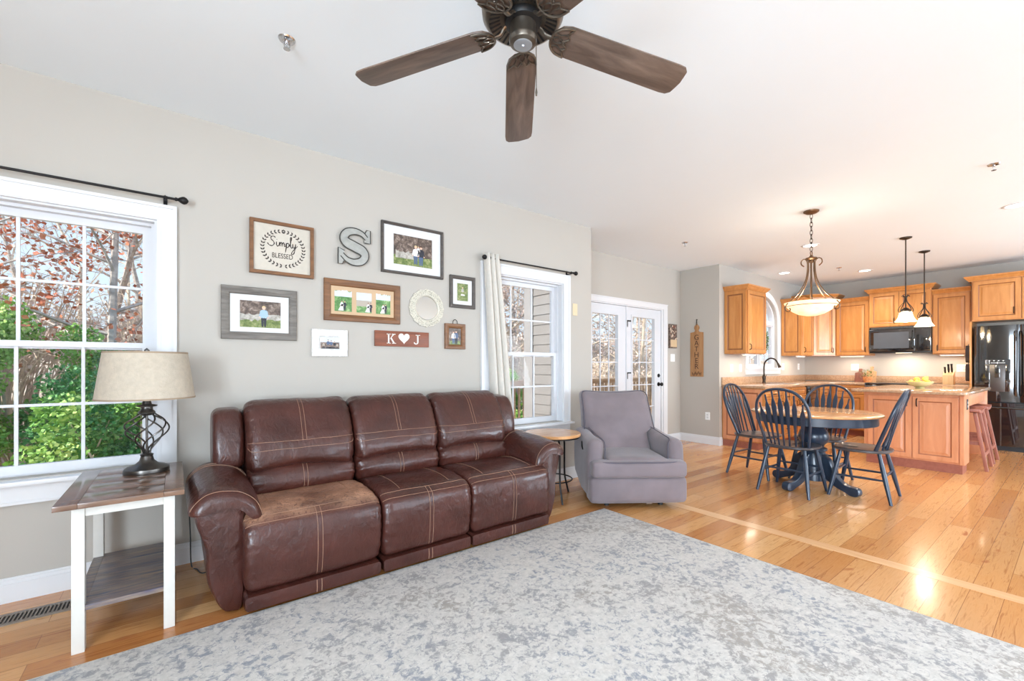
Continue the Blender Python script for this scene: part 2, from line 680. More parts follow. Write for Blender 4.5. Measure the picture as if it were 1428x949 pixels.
struct('floor', M().box(X0 - .2, X1 + .2, YR - .2, YD + .17, -.2, 0), M_FLOOR, smooth=False)
struct('ceiling', M().box(X0 - 3.2, X1 + .2, YR - 1.2, YL + .17, H, H + .2).box(3.72 - .27, 6.58 + .19, YL + .1701, YD + .19, H, H + .2), M_CEIL, smooth=False, weld=False)  # slab runs out past the rear and right walls, added to block the sun

def wall_boxes(mb, a0, a1, z0, z1, holes, put):
    """holes: (a,b,z0,z1) sorted along a"""
    cur = a0
    for (a, b, c, d) in holes:
        if a > cur:
            put(mb, cur, a, z0, z1)
        if c > z0:
            put(mb, a, b, z0, c)
        if d < z1:
            put(mb, a, b, d, z1)
        cur = b
    if a1 > cur:
        put(mb, cur, a1, z0, z1)

WL = (-1.0, -.09, .63, 2.09)        # window_1 opening
W2 = (2.32, 3.275, .63, 2.09)       # window_2 opening
mb = M()
wall_boxes(mb, X0 - .17, XC, 0, H, [WL, W2], lambda m, a, b, c, d: m.box(a, b, YL, YL + .15, c, d))
mb.box(XC - .27, XC, YL + .15, YD + .17, 0, H)
struct('wall_left', mb, M_WALL, smooth=False, weld=False)
DOOR = (4.30, 6.10, 0, 2.10)
mb = M()
wall_boxes(mb, XC, XN + .17, 0, H, [DOOR], lambda m, a, b, c, d: m.box(a, b, YD, YD + .17, c, d))
struct('wall_nook', mb, M_WALL, smooth=False, weld=False)
struct('wall_nook_end', M().box(XN, XN + .17, YL + .15, YD, 0, H), M_WALL, smooth=False)
# kitchen side wall with the arched window
KX, KW, KZ0, KZS, KB = 8.09, .58, 1.18, 1.98, .45
mb = M()
mb.box(XN, KX - KW, YL, YL + .15, 0, H)
mb.box(KX + KW, X1 + .17, YL, YL + .15, 0, H)
mb.box(KX - KW, KX + KW, YL, YL + .15, 0, KZ0)
NA = 24
for i in range(NA):
    a0, a1 = PI - PI * i / NA, PI - PI * (i + 1) / NA
    p0 = (KX + KW * math.cos(a0), KZS + KB * math.sin(a0))
    p1 = (KX + KW * math.cos(a1), KZS + KB * math.sin(a1))
    mb.hexa([(p0[0], YL, p0[1]), (p1[0], YL, p1[1]), (p1[0], YL + .15, p1[1]), (p0[0], YL + .15, p0[1])],
            [(p0[0], YL, H), (p1[0], YL, H), (p1[0], YL + .15, H), (p0[0], YL + .15, H)])
struct('wall_kitchen_side', mb, M_WALL, smooth=False, weld=False)
struct('wall_kitchen_back', M().box(X1, X1 + .17, YR - .17, YL, 0, H), M_WALL, smooth=False)
mb = M()
wall_boxes(mb, X0 - .17, X1, 0, H, [(a, b, .4, 2.3) for a, b in ADDED_RIGHT_WINDOWS], lambda m, a, b, c, d: m.box(a, b, YR - .17, YR, c, d))
struct('wall_right', mb, M_WALL, smooth=False, weld=False)
mb = M()
wall_boxes(mb, YR, YL, 0, H, [(-3.3, -.7, .4, 2.3)], lambda m, a, b, c, d: m.box(X0 - .17, X0, a, b, c, d))
struct('wall_rear', mb, M_WALL, smooth=False, weld=False)

# baseboards
def baseboard(name, segs):
    mb = M()
    for (x0, y0, x1, y1, nx, ny) in segs:
        for (t, za, zb) in ((.016, 0, .095), (.011, .095, .115), (.006, .115, .125)):
            xs = sorted((x0, x1, x0 + nx * t, x1 + nx * t))
            ys = sorted((y0, y1, y0 + ny * t, y1 + ny * t))
            mb.box(xs[0], xs[-1], ys[0], ys[-1], za, zb)
    struct(name, mb, M_TRIM, smooth=False, weld=False)
baseboard('baseboard_left', [(X0, YL, XC + .016, YL, 0, -1), (XC, YL - .016, XC, YD, 1, 0)])
baseboard('baseboard_nook', [(XC + .016, YD, 4.2, YD, 0, -1), (6.2, YD, XN - .016, YD, 0, -1)])
baseboard('baseboard_nook_end', [(XN, YD, XN, YL - .016, -1, 0), (XN, YL, 6.66, YL, 0, -1)])
baseboard('baseboard_rear', [(X0, YR, X0, YL - .016, 1, 0)])
baseboard('baseboard_right', [(X0 + .016, YR, X1, YR, 0, 1)])
# pale board let into the floor between living room and dining area
struct('trim_1', M().box(3.44, 3.54, YR, YL - .016, -.01, .0012), M_STRIP, smooth=False)

# ------------------------------------------------------------------ windows
def dh_window(num, op, with_stool=True, muntin=True):
    x0, x1, z0, z1 = op
    yf = YL                      # inner wall face
    root = bpy.data.objects.new('window_%d' % num, None)
    COL.objects.link(root)
    root.location = ((x0 + x1) / 2, YL, z0)
    root['kind'] = 'structure'
    OFF[root] = Vector(root.location)
    cw = .095
    c = M()
    zt0 = z1 + cw
    c.box(x0 - cw, x0, yf - .018, yf, z0 - .005, z1)
    c.box(x1, x1 + cw, yf - .018, yf, z0 - .005, z1)
    c.box(x0 - cw, x1 + cw, yf - .018, yf, z1, zt0)
    c.box(x0 - cw, x0 - cw + .018, yf - .026, yf - .0181, z0 - .005, zt0 - .018)
    c.box(x1 + cw - .018, x1 + cw, yf - .026, yf - .0181, z0 - .005, zt0 - .018)
    c.box(x0 - cw, x1 + cw, yf - .026, yf - .0181, zt0 - .018, zt0)
    c.box(x0 - .02, x0 - .006, yf - .022, yf - .0181, z0 - .005, z1 + .006)
    c.box(x1 + .006, x1 + .02, yf - .022, yf - .0181, z0 - .005, z1 + .006)
    c.box(x0 - .02, x1 + .02, yf - .022, yf - .0181, z1 + .006, z1 + .02)
    struct('casing', c, M_TRIM, root, smooth=False, weld=False)
    s = M()
    s.box(x0 - cw - .03, x1 + cw + .03, yf - .062, yf + .07, z0 - .03, z0 - .005)
    struct('stool', s, M_TRIM, root, bevel=.006)
    a = M().box(x0 - cw, x1 + cw, yf - .018, yf, z0 - .13, z0 - .03)
    a.box(x0 - cw, x1 + cw, yf - .024, yf - .0181, z0 - .13, z0 - .115)
    struct('apron', a, M_TRIM, root, smooth=False, weld=False)
    f = M()
    t = .028
    ya, yb = yf + .0005, yf + .15
    l_ = t * .4
    f.box(x0, x0 + l_, ya, yf + .0545, z0, z1)
    f.box(x1 - l_, x1, ya, yf + .0545, z0, z1)
    f.box(x0 + l_, x1 - l_, ya, yf + .0545, z1 - l_, z1)
    f.box(x0, x0 + t, yf + .055, yb, z0, z1)
    f.box(x1 - t, x1, yf + .055, yb, z0, z1)
    f.box(x0 + t, x1 - t, yf + .055, yb, z1 - t, z1)
    f.box(x0 + t, x1 - t, yf + .071, yb, z0 - .02, z0 + .006)
    struct('jamb', f, M_VINYL, root, smooth=False, weld=False)
    zm = (z0 + z1) / 2 - .035
    st = .042
    def sash(nm, ys, za, zb, rail_b, rail_t):
        m = M()
        a0, a1 = x0 + t, x1 - t
        m.box(a0, a0 + st, ys, ys + .03, za, zb)
        m.box(a1 - st, a1, ys, ys + .03, za, zb)
        m.box(a0 + st, a1 - st, ys, ys + .03, za, za + rail_b)
        m.box(a0 + st, a1 - st, ys, ys + .03, zb - rail_t, zb)
        o = struct(nm, m, M_VINYL, root, smooth=False, weld=False)
        g0, g1, h0, h1 = a0 + st, a1 - st, za + rail_b, zb - rail_t
        mm = M()
        for i in (1, 2):
            x = g0 + (g1 - g0) * i / 3
            mm.box(x - .0075, x + .0075, ys + .008, ys + .02, h0, h1)
        zc = (h0 + h1) / 2
        mm.box(g0, g1, ys + .0085, ys + .0195, zc - .0075, zc + .0075)
        struct('muntins', mm, M_VINYL, o, smooth=False, weld=False)
        struct('pane', M().box(g0 - .004, g1 + .004, ys + .012, ys + .016, h0 - .004, h1 + .004), M_GLASS, o, smooth=False)
    sash('lower_sash', yf + .062, z0 + .008, zm + .03, .05, .032)
    sash('upper_sash', yf + .098, zm - .012, z1 - t, .036, .042)
    return root
dh_window(1, WL)
dh_window(2, W2)

# arched kitchen window
def arch_pts(w, b, n=NA):
    return [(KX + w * math.cos(PI - PI * i / n), KZS + b * math.sin(PI - PI * i / n)) for i in range(n + 1)]
root = bpy.data.objects.new('window_3', None)
COL.objects.link(root)
root.location = (KX, YL, KZ0)
root['kind'] = 'structure'
OFF[root] = Vector(root.location)
def arch_band(mb, w0, b0, w1, b1, ya, yb, zlow):
    outer = [(KX - w1, zlow)] + arch_pts(w1, b1) + [(KX + w1, zlow)]
    inner = [(KX - w0, zlow)] + arch_pts(w0, b0) + [(KX + w0, zlow)]
    for i in range(len(outer) - 1):
        a, b, c, d = inner[i], inner[i + 1], outer[i + 1], outer[i]
        mb.hexa([(a[0], ya, a[1]), (b[0], ya, b[1]), (c[0], ya, c[1]), (d[0], ya, d[1])],
                [(a[0], yb, a[1]), (b[0], yb, b[1]), (c[0], yb, c[1]), (d[0], yb, d[1])])
c = M()
arch_band(c, KW, KB, KW + .09, KB + .09, YL - .018, YL, KZ0)
c.box(KX - KW - .09, KX + KW + .09, YL - .05, YL + .04, KZ0 - .025, KZ0 - .0003)
c.box(KX - KW - .09, KX + KW + .09, YL - .018, YL, KZ0 - .105, KZ0 - .0252)
struct('casing', c, M_TRIM, root, smooth=False)
c = M()
arch_band(c, KW - .035, KB - .035, KW, KB, YL + .05, YL + .14, KZ0)
KI = KW - .0352
c.box(KX - KI, KX + KI, YL + .05, YL + .14, KZ0 + .0005, KZ0 + .035)
c.box(KX - KI, KX + KI, YL + .05, YL + .14, KZS - .035, KZS + .035)
c.box(KX - .028, KX + .028, YL + .05, YL + .14, KZ0 + .0352, KZS - .0352)
for s in (-1, 1):                       # casement sash frames
    a0, a1 = sorted((KX + s * .0283, KX + s * (KW - .0355)))
    c.box(a0, a0 + .03, YL + .07, YL + .12, KZ0 + .0353, KZS - .0353)
    c.box(a1 - .03, a1, YL + .07, YL + .12, KZ0 + .0353, KZS - .0353)
    c.box(a0 + .03, a1 - .03, YL + .07, YL + .12, KZ0 + .0353, KZ0 + .065)
    c.box(a0 + .03, a1 - .03, YL + .07, YL + .12, KZS - .065, KZS - .0353)
struct('frame', c, M_VINYL, root, smooth=False, weld=False)
c = M()
for s in (-1, 1):
    x = KX + s * (KW - .05 + .04) / 2
    c.box(x - .008, x + .008, YL + .085, YL + .1, KZ0 + .08, KZS - .08)
    for k in (1, 2, 3):
        z = KZ0 + .08 + (KZS - KZ0 - .16) * k / 4
        c.box(min(KX + s * .07, KX + s * (KW - .08)), max(KX + s * .07, KX + s * (KW - .08)), YL + .086, YL + .099, z - .007, z + .007)
for a in (PI / 4, PI / 2, 3 * PI / 4):
    c.tube([(KX, YL + .095, KZS + .03), (KX + (KW - .05) * math.cos(a), YL + .095, KZS + (KB - .05) * math.sin(a))], .008, 6)
struct('muntins', c, M_VINYL, root, smooth=False, weld=False)
c = M()
c.box(KX - KW + .04, KX + KW - .04, YL + .104, YL + .108, KZ0 + .04, KZS)
pts = [(KX - KW + .04, KZS)] + arch_pts(KW - .04, KB - .04) + [(KX + KW - .04, KZS)]
c.prism(pts[1:-1], lambda a, b: (a, YL + .104, b), lambda a, b: (a, YL + .108, b))
struct('pane', c, M_GLASS, root, smooth=False, weld=False)

# unseen windows added on the two sides out of view, openings for the fill lamps
k = 4
def added_window(num, a, b, along):
    z0, z1 = .4, 2.3
    root = bpy.data.objects.new('window_%d' % num, None)
    COL.objects.link(root)
    root['kind'] = 'structure'
    OFF[root] = Vector((0, 0, 0))
    m = M()
    def bx(p, q, za, zb, d0, d1):
        if along == 'x':
            m.box(p, q, YR + d0, YR + d1, za, zb)
        else:
            m.box(X0 + d0, X0 + d1, p, q, za, zb)
    for (p, q, za, zb) in ((a - .09, a, z0 - .09, z1 + .09), (b, b + .09, z0 - .09, z1 + .09), (a, b, z0 - .09, z0), (a, b, z1, z1 + .09)):
        bx(p, q, za, zb, 0, .018)
    for (p, q, za, zb) in ((a, a + .05, z0, z1), (b - .05, b, z0, z1), (a, b, z0, z0 + .05), (a, b, z1 - .05, z1), ((a + b) / 2 - .03, (a + b) / 2 + .03, z0, z1)):
        bx(p, q, za, zb, -.14, -.08)
    struct('frame', m, M_TRIM, root, smooth=False, weld=False)
for a, b in ADDED_RIGHT_WINDOWS:
    added_window(k, a, b, 'x')
    k += 1
added_window(k, -3.3, -.7, 'y')

# ------------------------------------------------------------------ double glass doors
dx0, dx1, dz = 4.34, 6.06, 2.085
mid = 5.20
c = M()
for (a, b) in ((DOOR[0] - .09, DOOR[0] + .01), (DOOR[1] - .01, DOOR[1] + .09)):
    c.box(a, b, YD - .018, YD - .0003, 0, 2.10)
c.box(DOOR[0] - .09, DOOR[1] + .09, YD - .018, YD, 2.1003, 2.18)
c.box(DOOR[0] - .09, DOOR[1] + .09, YD - .026, YD - .0183, 2.165, 2.18)
c.box(DOOR[0], dx0, YD, YD + .17, 0, 2.10)
c.box(dx1, DOOR[1], YD, YD + .17, 0, 2.10)
c.box(dx0, dx1, YD, YD + .17, dz, 2.10)
struct('trim_2', c, M_TRIM, smooth=False, weld=False)
for num, (a, b, g0, g1, knob) in enumerate(((dx0 + .003, mid - .003, 4.47, 5.01, False), (mid + .003, dx1 - .003, 5.345, 5.885, True)), 1):
    root = bpy.data.objects.new('door_%d' % num, None)
    COL.objects.link(root)
    root.location = ((a + b) / 2, YD + .05, 0)
    root['kind'] = 'structure'
    OFF[root] = Vector(root.location)
    y0, y1 = YD + .02, YD + .064
    gz0, gz1 = .26, 1.94
    m = M()
    m.box(a, g0, y0, y1, .012, dz - .004)
    m.box(g1, b, y0, y1, .012, dz - .004)
    m.box(g0, g1, y0, y1, .012, gz0)
    m.box(g0, g1, y0, y1, gz1, dz - .004)
    for (p, q, r, s) in ((g0 - .03, g0, gz0 - .03, gz1 + .03), (g1, g1 + .03, gz0 - .03, gz1 + .03), (g0, g1, gz0 - .03, gz0), (g0, g1, gz1, gz1 + .03)):
        m.box(p, q, y0 - .009, y0, r, s)
    if num == 1:
        m.box(b - .004, b + .02, y0 - .012, y0, .012, dz - .004)     # meeting strip
    struct('leaf', m, M_DOORW, root, smooth=False, weld=False)
    m = M()
    for i in (1, 2):
        x = g0 + (g1 - g0) * i / 3
        m.box(x - .007, x + .007, y0 + .004, y0 + .018, gz0, gz1)
    for i in range(1, 5):
        z = gz0 + (gz1 - gz0) * i / 5
        m.box(g0, g1, y0 + .0045, y0 + .0175, z - .007, z + .007)
    struct('muntins', m, M_DOORW, root, smooth=False, weld=False)
    struct('pane', M().box(g0, g1, y0 + .022, y0 + .027, gz0, gz1), M_GLASS, root, smooth=False)
    if knob:
        m = M(frame_T((6.0, y0, 1.065), (1, 0, 0), (0, -1, 0)))
        m.T = m.T @ Matrix.Rotation(PI / 2, 4, 'X')
        m.lathe([(0, 0), (.03, 0), (.03, .008), (.024, .012), (.012, .014), (.012, .024), (0, .024)], 18)
        struct('deadbolt', m, M_BLACK, root)
        m = M(frame_T((6.0, y0, .93), (1, 0, 0), (0, -1, 0)))
        m.T = m.T @ Matrix.Rotation(PI / 2, 4, 'X')
        m.lathe([(0, 0), (.033, 0), (.033, .008), (.014, .014), (.012, .034), (.024, .042), (.03, .056), (.026, .07), (0, .075)], 18)
        struct('door_handle', m, M_BLACK, root)
        for z in (1.86, 1.10):                      # black flag hinges near the meeting edge
            m = M().box(a + .004, a + .026, y0 - .012, y0, z - .075, z + .02)
            m.box(a + .01, a + .09, y0 - .02, y0 - .008, z + .005, z + .022)
            m.box(a + .075, a + .09, y0 - .02, y0, z + .005, z + .022)
            struct('hinge', m, M_BLACK, root, smooth=False, weld=False)
struct('trim_3', M().box(dx0, dx1, YD - .0, YD + .17, 0, .011), M_DECK, smooth=False)

# ------------------------------------------------------------------ outside: siding, deck, ground
m = M()
xs = XC - .27
zz = -.3
k = 0
while zz < 2.9:
    m.hexa([(xs, YL + .15, zz), (xs - .014, YL + .15, zz), (xs - .014, YD + .17, zz), (xs, YD + .17, zz)],
           [(xs, YL + .15, zz + .118), (xs - .003, YL + .15, zz + .118), (xs - .003, YD + .17, zz + .118), (xs, YD + .17, zz + .118)])
    zz += .118
struct('trim_4', m, M_SIDING, smooth=False, weld=False)
m = M().box(xs - .025, xs - .0145, YD + .03, YD + .19, -.3, 2.76)
m.box(xs - .0144, xs + .1, YD + .1701, YD + .19, -.3, 2.76)
struct('trim_5', m, plain('grey_white_corner_board', srgb(140, 138, 138), .6), smooth=False, weld=False)

m = M()
y = YD + .19
while y < 7.3:
    m.box(1.9, 10.4, y, y + .135, -.10, -.06)
    y += .141
single('deck', m, M_DECK, 'raised deck of weathered brown boards outside the glass doors', 'deck', smooth=False, weld=False)
def railing(label, p0, p1, name='deck_railing'):
    p0, p1 = Vector(p0), Vector(p1)
    d = p1 - p0
    L = d.length
    rz = math.atan2(d.y, d.x)
    t = thing(name, label, 'railing', (p0.x, p0.y, -.06), rz)
    part('top_rail', M().box(0, L, -.07, .07, .93, .965).box(0, L, -.02, .02, .85, .93), M_DECK, t, smooth=False, weld=False)
    part('bottom_rail', M().box(0, L, -.02, .02, .09, .16), M_DECK, t, smooth=False)
    n = max(1, round(L / 1.9))
    for i in range(n + 1):
        x = L * i / n
        part('post', M().box(x - .045, x + .045, -.045, .045, 0, .93), M_DECK, t, bevel=.004)
    n = min(95, int(L / .125))
    for i in range(1, n):
        x = L * i / n
        part('baluster', M().box(x - .018, x + .018, -.018, .018, .09, .9), M_DECK, t, smooth=False)
railing('brown wooden railing running along the far edge of the deck outside', (1.95, 7.2, 0), (10.35, 7.2, 0))

M_GROUND, nt, n, l, p = newmat('leaf_litter_hillside')
v = coords(nt)
l.new(ramp(nt, ntex(nt, v, 3, 9, .7), [(.3, srgb(146, 128, 110)), (.5, srgb(196, 178, 160)), (.62, srgb(214, 202, 186)), (.72, srgb(150, 164, 116))]), p.inputs['Base Color'])
p.inputs['Roughness'].default_value = .95
def hill(x, y):
    t = max(0., y - 6.5)
    z = -1.1 + min(.17 * t, 3.4 + .03 * t) + .35 * mnoise.noise(Vector((x * .22, y * .22, 3)))
    if x > 8:
        z -= min(1.6, (x - 8) * .25) * max(0, 1 - t / 22)
    return min(z, -.5) if y < 7.6 else z
m = M()
GX, GY = 60, 40
vs = []
for j in range(GY + 1):
    for i in range(GX + 1):
        x, y = -30 + 90 * i / GX, 3.6 + 46.4 * (j / GY) ** 1.5
        vs.append((x, y, hill(x, y)))
fs = [(j * (GX + 1) + i, j * (GX + 1) + i + 1, (j + 1) * (GX + 1) + i + 1, (j + 1) * (GX + 1) + i) for j in range(GY) for i in range(GX)]
m.add(vs, fs)
o = struct('ground', m, M_GROUND)

# ================================================================== LIVING ROOM
# ---- rug
m = M()
m.box(-.9, 2.885, -.35, 2.475, .0005, .011)
single('area_rug', m, M_RUG, 'large cream and blue-grey distressed damask area rug in front of the sofa', 'rug', bevel=.004)

# ---- leather sofa
SX = 1.25
sofa = thing('reclining_sofa', 'brown leather three-seat reclining sofa with tan stitching below the gallery wall', 'sofa', (SX, 2.9, 0), world=True)
def seam(grid, st, x, ja, jb, lift=.002, r=.0021, parent=None, fnrow=None):
    """stitched seam along the profile direction at position x"""
    i = max(1, min(range(len(st)), key=lambda q: abs(st[q] - x)))
    i0 = i if st[i] >= x else min(i + 1, len(st) - 1)
    t = 0 if st[i0] == st[i0 - 1] else (x - st[i0 - 1]) / (st[i0] - st[i0 - 1])
    row = [grid[i0 - 1][j].lerp(grid[i0][j], t) for j in range(len(grid[0]))]
    c = sum(row, Vector()) / len(row)
    k = len(row)
    out = []
    for q in range(ja, jb + 1):
        p = row[q % k]
        tng = (row[(q + 1) % k] - row[(q - 1) % k]).normalized()
        nrm = tng.cross(Vector((1, 0, 0)))
        if nrm.dot(p - c) < 0:
            nrm = -nrm
        out.append(p + nrm * lift)
    return out

def puff(seed, amp, ends=None, rip=.006):
    def fn(a, b, l):
        if ends:                                   # gathers where the leather is pulled into the side seams
            d = min(l - ends[0], ends[1] - l)
            w = math.exp(-max(0, d) / .045) * rip
            ph = (a * .6 + b) * 2 * PI / .055 + 2 * mnoise.noise(Vector((l * 3 + seed, b * 4, 1)))
            a = a - w * math.sin(ph)
            b = b + w * .7 * math.cos(ph * .9)
        n = mnoise.noise(Vector((a * 6 + seed, b * 6, l * 5))) * amp + mnoise.noise(Vector((a * 17 + seed, b * 17, l * 15))) * amp * .35
        return (a + n, b + n * .6, l)
    return fn

# each x range of the three seats, the seat profile in (y, z)
SEATS = [(.262, .94), (.95, 1.545), (1.555, 2.238)]
BACKS = [(.325, .935), (.945, 1.55), (1.56, 2.175)]
seat_prof = spline2([(2.99, .44), (2.94, .475), (2.75, .492), (2.58, .482), (2.475, .452), (2.44, .40), (2.432, .30), (2.44, .20), (2.458, .125), (2.52, .108), (2.75, .13), (2.96, .3)], 5)
low_prof = spline2([(3.10, .44), (2.93, .45), (2.884, .49), (2.878, .545), (2.905, .60), (2.97, .645), (3.10, .66), (3.14, .55)], 5)
up_prof = spline2([(3.12, .615), (3.0, .605), (2.925, .612), (2.888, .655), (2.905, .745), (2.962, .865), (3.02, .955), (3.09, 1.0), (3.17, 1.005), (3.22, .97), (3.22, .8), (3.2, .65)], 5)
mpx = lambda a, b, l: (l, a, b)
for k in range(3):
    a, b = SEATS[k]
    m = M()
    g, st = m.cushion(seat_prof, a, b, .05, mpx, 34, puff(k * 7, .006, (a, b), .0055))
    leather_k = M_LEATHER_WORN if k == 0 else M_LEATHER
    so = part('seat', m, leather_k, sofa, label='worn, cracked tan patch on the brown leather seat' if k == 0 else None)
    mid_ = (a + b) / 2
    m = M()
    P = len(seat_prof)
    n5 = 5
    for dx in (-.012, .012):                       # double seam down the front
        m.tube(seam(g, st, mid_ + dx, n5 * 4 - 2, n5 * 8), .0014, 5)
    for xx in (a + .13, b - .13):                   # short seams across the top
        m.tube(seam(g, st, xx, n5 * 1, n5 * 4 - 3), .0014, 5)
    for jj in (n5 * 4 - 2, n5 * 4 + 1):             # long seams along the front edge
        m.tube([g[i][jj] + Vector((0, -.0015, .0015)) for i in range(2, len(g) - 2)], .0014, 5)
    part('stitching', m, M_STITCH, so)
    # flap under the footrest front
    fp = [(2.47, .103), (2.450, .098), (2.447, .06), (2.452, .03), (2.47, .022), (2.6, .022), (2.6, .103)]
    m = M()
    m.cushion(fp, a + .004, b - .004, .012, mpx, 12)
    fo = part('footrest_flap', m, M_LEATHER, sofa)
    m = M()
    for dx in (-.012, .012):
        m.tube([(mid_ + dx, 2.4505, .096), (mid_ + dx, 2.4455, .06), (mid_ + dx, 2.4505, .03)], .002, 5)
    part('stitching', m, M_STITCH, fo)
    a, b = BACKS[k]
    m = M()
    g, st = m.cushion(low_prof, a, b, .06, mpx, 32, puff(40 + k * 5, .008, (a, b), .007))
    bo = part('lumbar_cushion', m, M_LEATHER, sofa)
    mid_ = (a + b) / 2
    m = M()
    for dx in (-.011, .011):
        m.tube(seam(g, st, mid_ + dx, n5 * 1, n5 * 5), .0014, 5)
    part('stitching', m, M_STITCH, bo)
    m = M()
    def upfn(x, z, l, a=a, b=b, k=k):
        # the lower edge arches up a little at both ends
        t = abs((l - (a + b) / 2) / ((b - a) / 2))
        w = max(0, (.74 - z) / .13)
        q = puff(80 + k * 9, .009, (a, b), .008)(x, z, l)
        return (q[0], q[1] - .042 * t * t * min(1, w), q[2])
    g, st = m.cushion(up_prof, a, b, .065, mpx, 36, upfn)
    bo = part('head_cushion', m, M_LEATHER, sofa)
    m = M()
    for dx in (-.011, .011):
        m.tube(seam(g, st, mid_ + dx, n5 * 4 + 1, n5 * 7), .0014, 5)
    for jj in (n5 * 4 - 1, n5 * 4 + 1):
        m.tube([g[i][jj] + Vector((0, -.002, 0)) for i in range(2, len(g) - 2)], .0014, 5)
    part('stitching', m, M_STITCH, bo)

def mirrored(s, x):
    return x if s < 0 else 2 * SX - x
for s in (-1, 1):
    # narrow wing beside the back cushions
    wing = spline2([(3.10, .60), (3.02, .615), (2.985, .66), (2.995, .78), (3.03, .88), (3.08, .945), (3.15, .96), (3.25, .94), (3.27, .75), (3.22, .61)], 4)
    m = M()
    x0, x1 = sorted((mirrored(s, .165), mirrored(s, .322)))
    m.cushion(wing, x0, x1, .045, mpx, 14, puff(120, .006))
    part('back_wing', m, M_LEATHER, sofa)
    # arm: curved front panel and body
    pan = [(.085, .60), (.068, .54), (.074, .47), (.098, .39), (.114, .32), (.114, .24), (.122, .17), (.14, .115), (.165, .055), (.195, .016), (.225, .01), (.262, .015), (.275, .12), (.275, .46), (.27, .60)]
    pan = spline2([(mirrored(s, x), z) for x, z in pan], 3)
    m = M()
    m.cushion(pan, 2.535, 3.22, .03, lambda a, b, l: (a, l, b), 16)
    part('arm_panel', m, M_LEATHER, sofa)
    pad = [(.045, .555), (.058, .60), (.11, .645), (.18, .655), (.26, .635), (.325, .575), (.352, .50), (.345, .463), (.318, .475), (.285, .53), (.22, .58), (.13, .58), (.08, .552)]
    pad = spline2([(mirrored(s, x), z) for x, z in pad], 4)
    m = M()
    def padfn(a, b, l, s=s):
        t = (l - 2.5) / .6
        q = puff(200 + s * 9, .007)(a, b, l)
        return (q[0], q[1] - .035 * max(0, 1 - t) ** 2 + .012 * max(0, t), q[2])
    g, st = m.cushion(pad, 2.49, 3.10, .055, lambda a, b, l: (a, l, b), 22, padfn)
    po = part('arm_pad', m, M_LEATHER, sofa)
    m = M()
    for i in (3, 15, 16):
        m.tube([p + Vector((0, -.003 if i == 3 else 0, .002)) for p in g[i][2:30]], .0014, 5)
    part('stitching', m, M_STITCH, po)
m = M()
m.rbox((SX, 3.24, .52), (1.06, .085, .42), .05, 8)
part('back_shell', m, M_LEATHER, sofa)
m = M().box(.30, 2.20, 2.62, 3.2, .05, .16)
for x in (.4, SX, 2.1):
    for y in (2.66, 3.1):
        m.box(x - .03, x + .03, y - .03, y + .03, .0, .06)
part('base_frame', m, M_MATTEBLACK, sofa, smooth=False)

# ---- farmhouse end table
et = thing('end_table', 'white-legged end table with a dark board top and navy lower shelf by the left window', 'table', (-.18, 2.93, 0), world=True)
tx0, tx1, ty0, ty1 = -.40, .032, 2.545, 3.30
m = M()
nb = 4
for i in range(nb):
    a, b = ty0 + (ty1 - ty0) * i / nb, ty0 + (ty1 - ty0) * (i + 1) / nb
    m.box(tx0 + .075, tx1 - .075, a + .0006, b - .0006, .622, .645)
for a, b in ((tx0, tx0 + .0745), (tx1 - .0745, tx1)):
    m.box(a, b, ty0, ty1, .622, .645)
part('tabletop', m, M_WALNUT, et, bevel=.0015)
m = M()
lx0, lx1, ly0, ly1 = tx0 + .05, tx1 - .035, ty0 + .045, ty1 - .05
m.box(lx0 + .04, lx1 - .04, ly0 + .008, ly0 + .028, .577, .622)
m.box(lx0 + .04, lx1 - .04, ly1 - .028, ly1 - .008, .577, .622)
m.box(lx0 + .008, lx0 + .028, ly0 + .04, ly1 - .04, .577, .622)
m.box(lx1 - .028, lx1 - .008, ly0 + .04, ly1 - .04, .577, .622)
part('apron', m, M_CREAM, et, smooth=False, weld=False)
for (x, y) in ((lx0, ly0), (lx1 - .042, ly0), (lx0, ly1 - .042), (lx1 - .042, ly1 - .042)):
    part('leg', M().box(x, x + .042, y, y + .042, 0, .622), M_CREAM, et, bevel=.003)
m = M()
for i in range(4):
    a, b = ly0 + .003 + (ly1 - ly0 - .006) * i / 4, ly0 + .003 + (ly1 - ly0 - .006) * (i + 1) / 4
    m.box(lx0 + .042, lx1 - .042, a + .0005, b - .0005, .175, .197)
m.box(lx0 + .002, lx0 + .042, ly0 + .042, ly1 - .042, .175, .197)
m.box(lx1 - .042, lx1 - .002, ly0 + .042, ly1 - .042, .175, .197)
part('shelf', m, M_BLUEWOOD, et, bevel=.0015)

# ---- table lamp
lx, ly, lz = -.125, 3.10, .645
lamp = thing('table_lamp', 'table lamp with a linen drum shade and pewter birdcage twist base on the end table', 'lamp', (lx, ly, lz))
m = M().lathe([(0, 0), (.098, 0), (.1, .006), (.097, .022), (.08, .034), (.05, .044), (.032, .062), (.026, .085), (.03, .094), (.02, .1), (0, .1)], 36)
part('base', m, M_LAMPMETAL, lamp)
m = M().tube([(0, 0, .09), (0, 0, .32)], .0055, 10)
part('stem', m, M_LAMPMETAL, lamp)
for i in range(7):
    pts = []
    prof = spline([(0, .014, 0), (.15, .019, 0), (.35, .052, 0), (.58, .094, 0), (.78, .086, 0), (.94, .042, 0), (1, .026, 0)], 5)
    for q in prof:
        a = 2 * PI * i / 7 + 3.0 * q.x
        pts.append((q.y * math.cos(a), q.y * math.sin(a), .085 + .235 * q.x))
    part('cage_rod', M().tube(pts, .0042, 7), M_LAMPMETAL, lamp)
m = M().lathe([(0, .306), (.026, .306), (.038, .318), (.036, .326), (.027, .336), (.026, .35), (.044, .354), (.046, .36), (.022, .366), (.017, .385), (.017, .41), (0, .41)], 24)
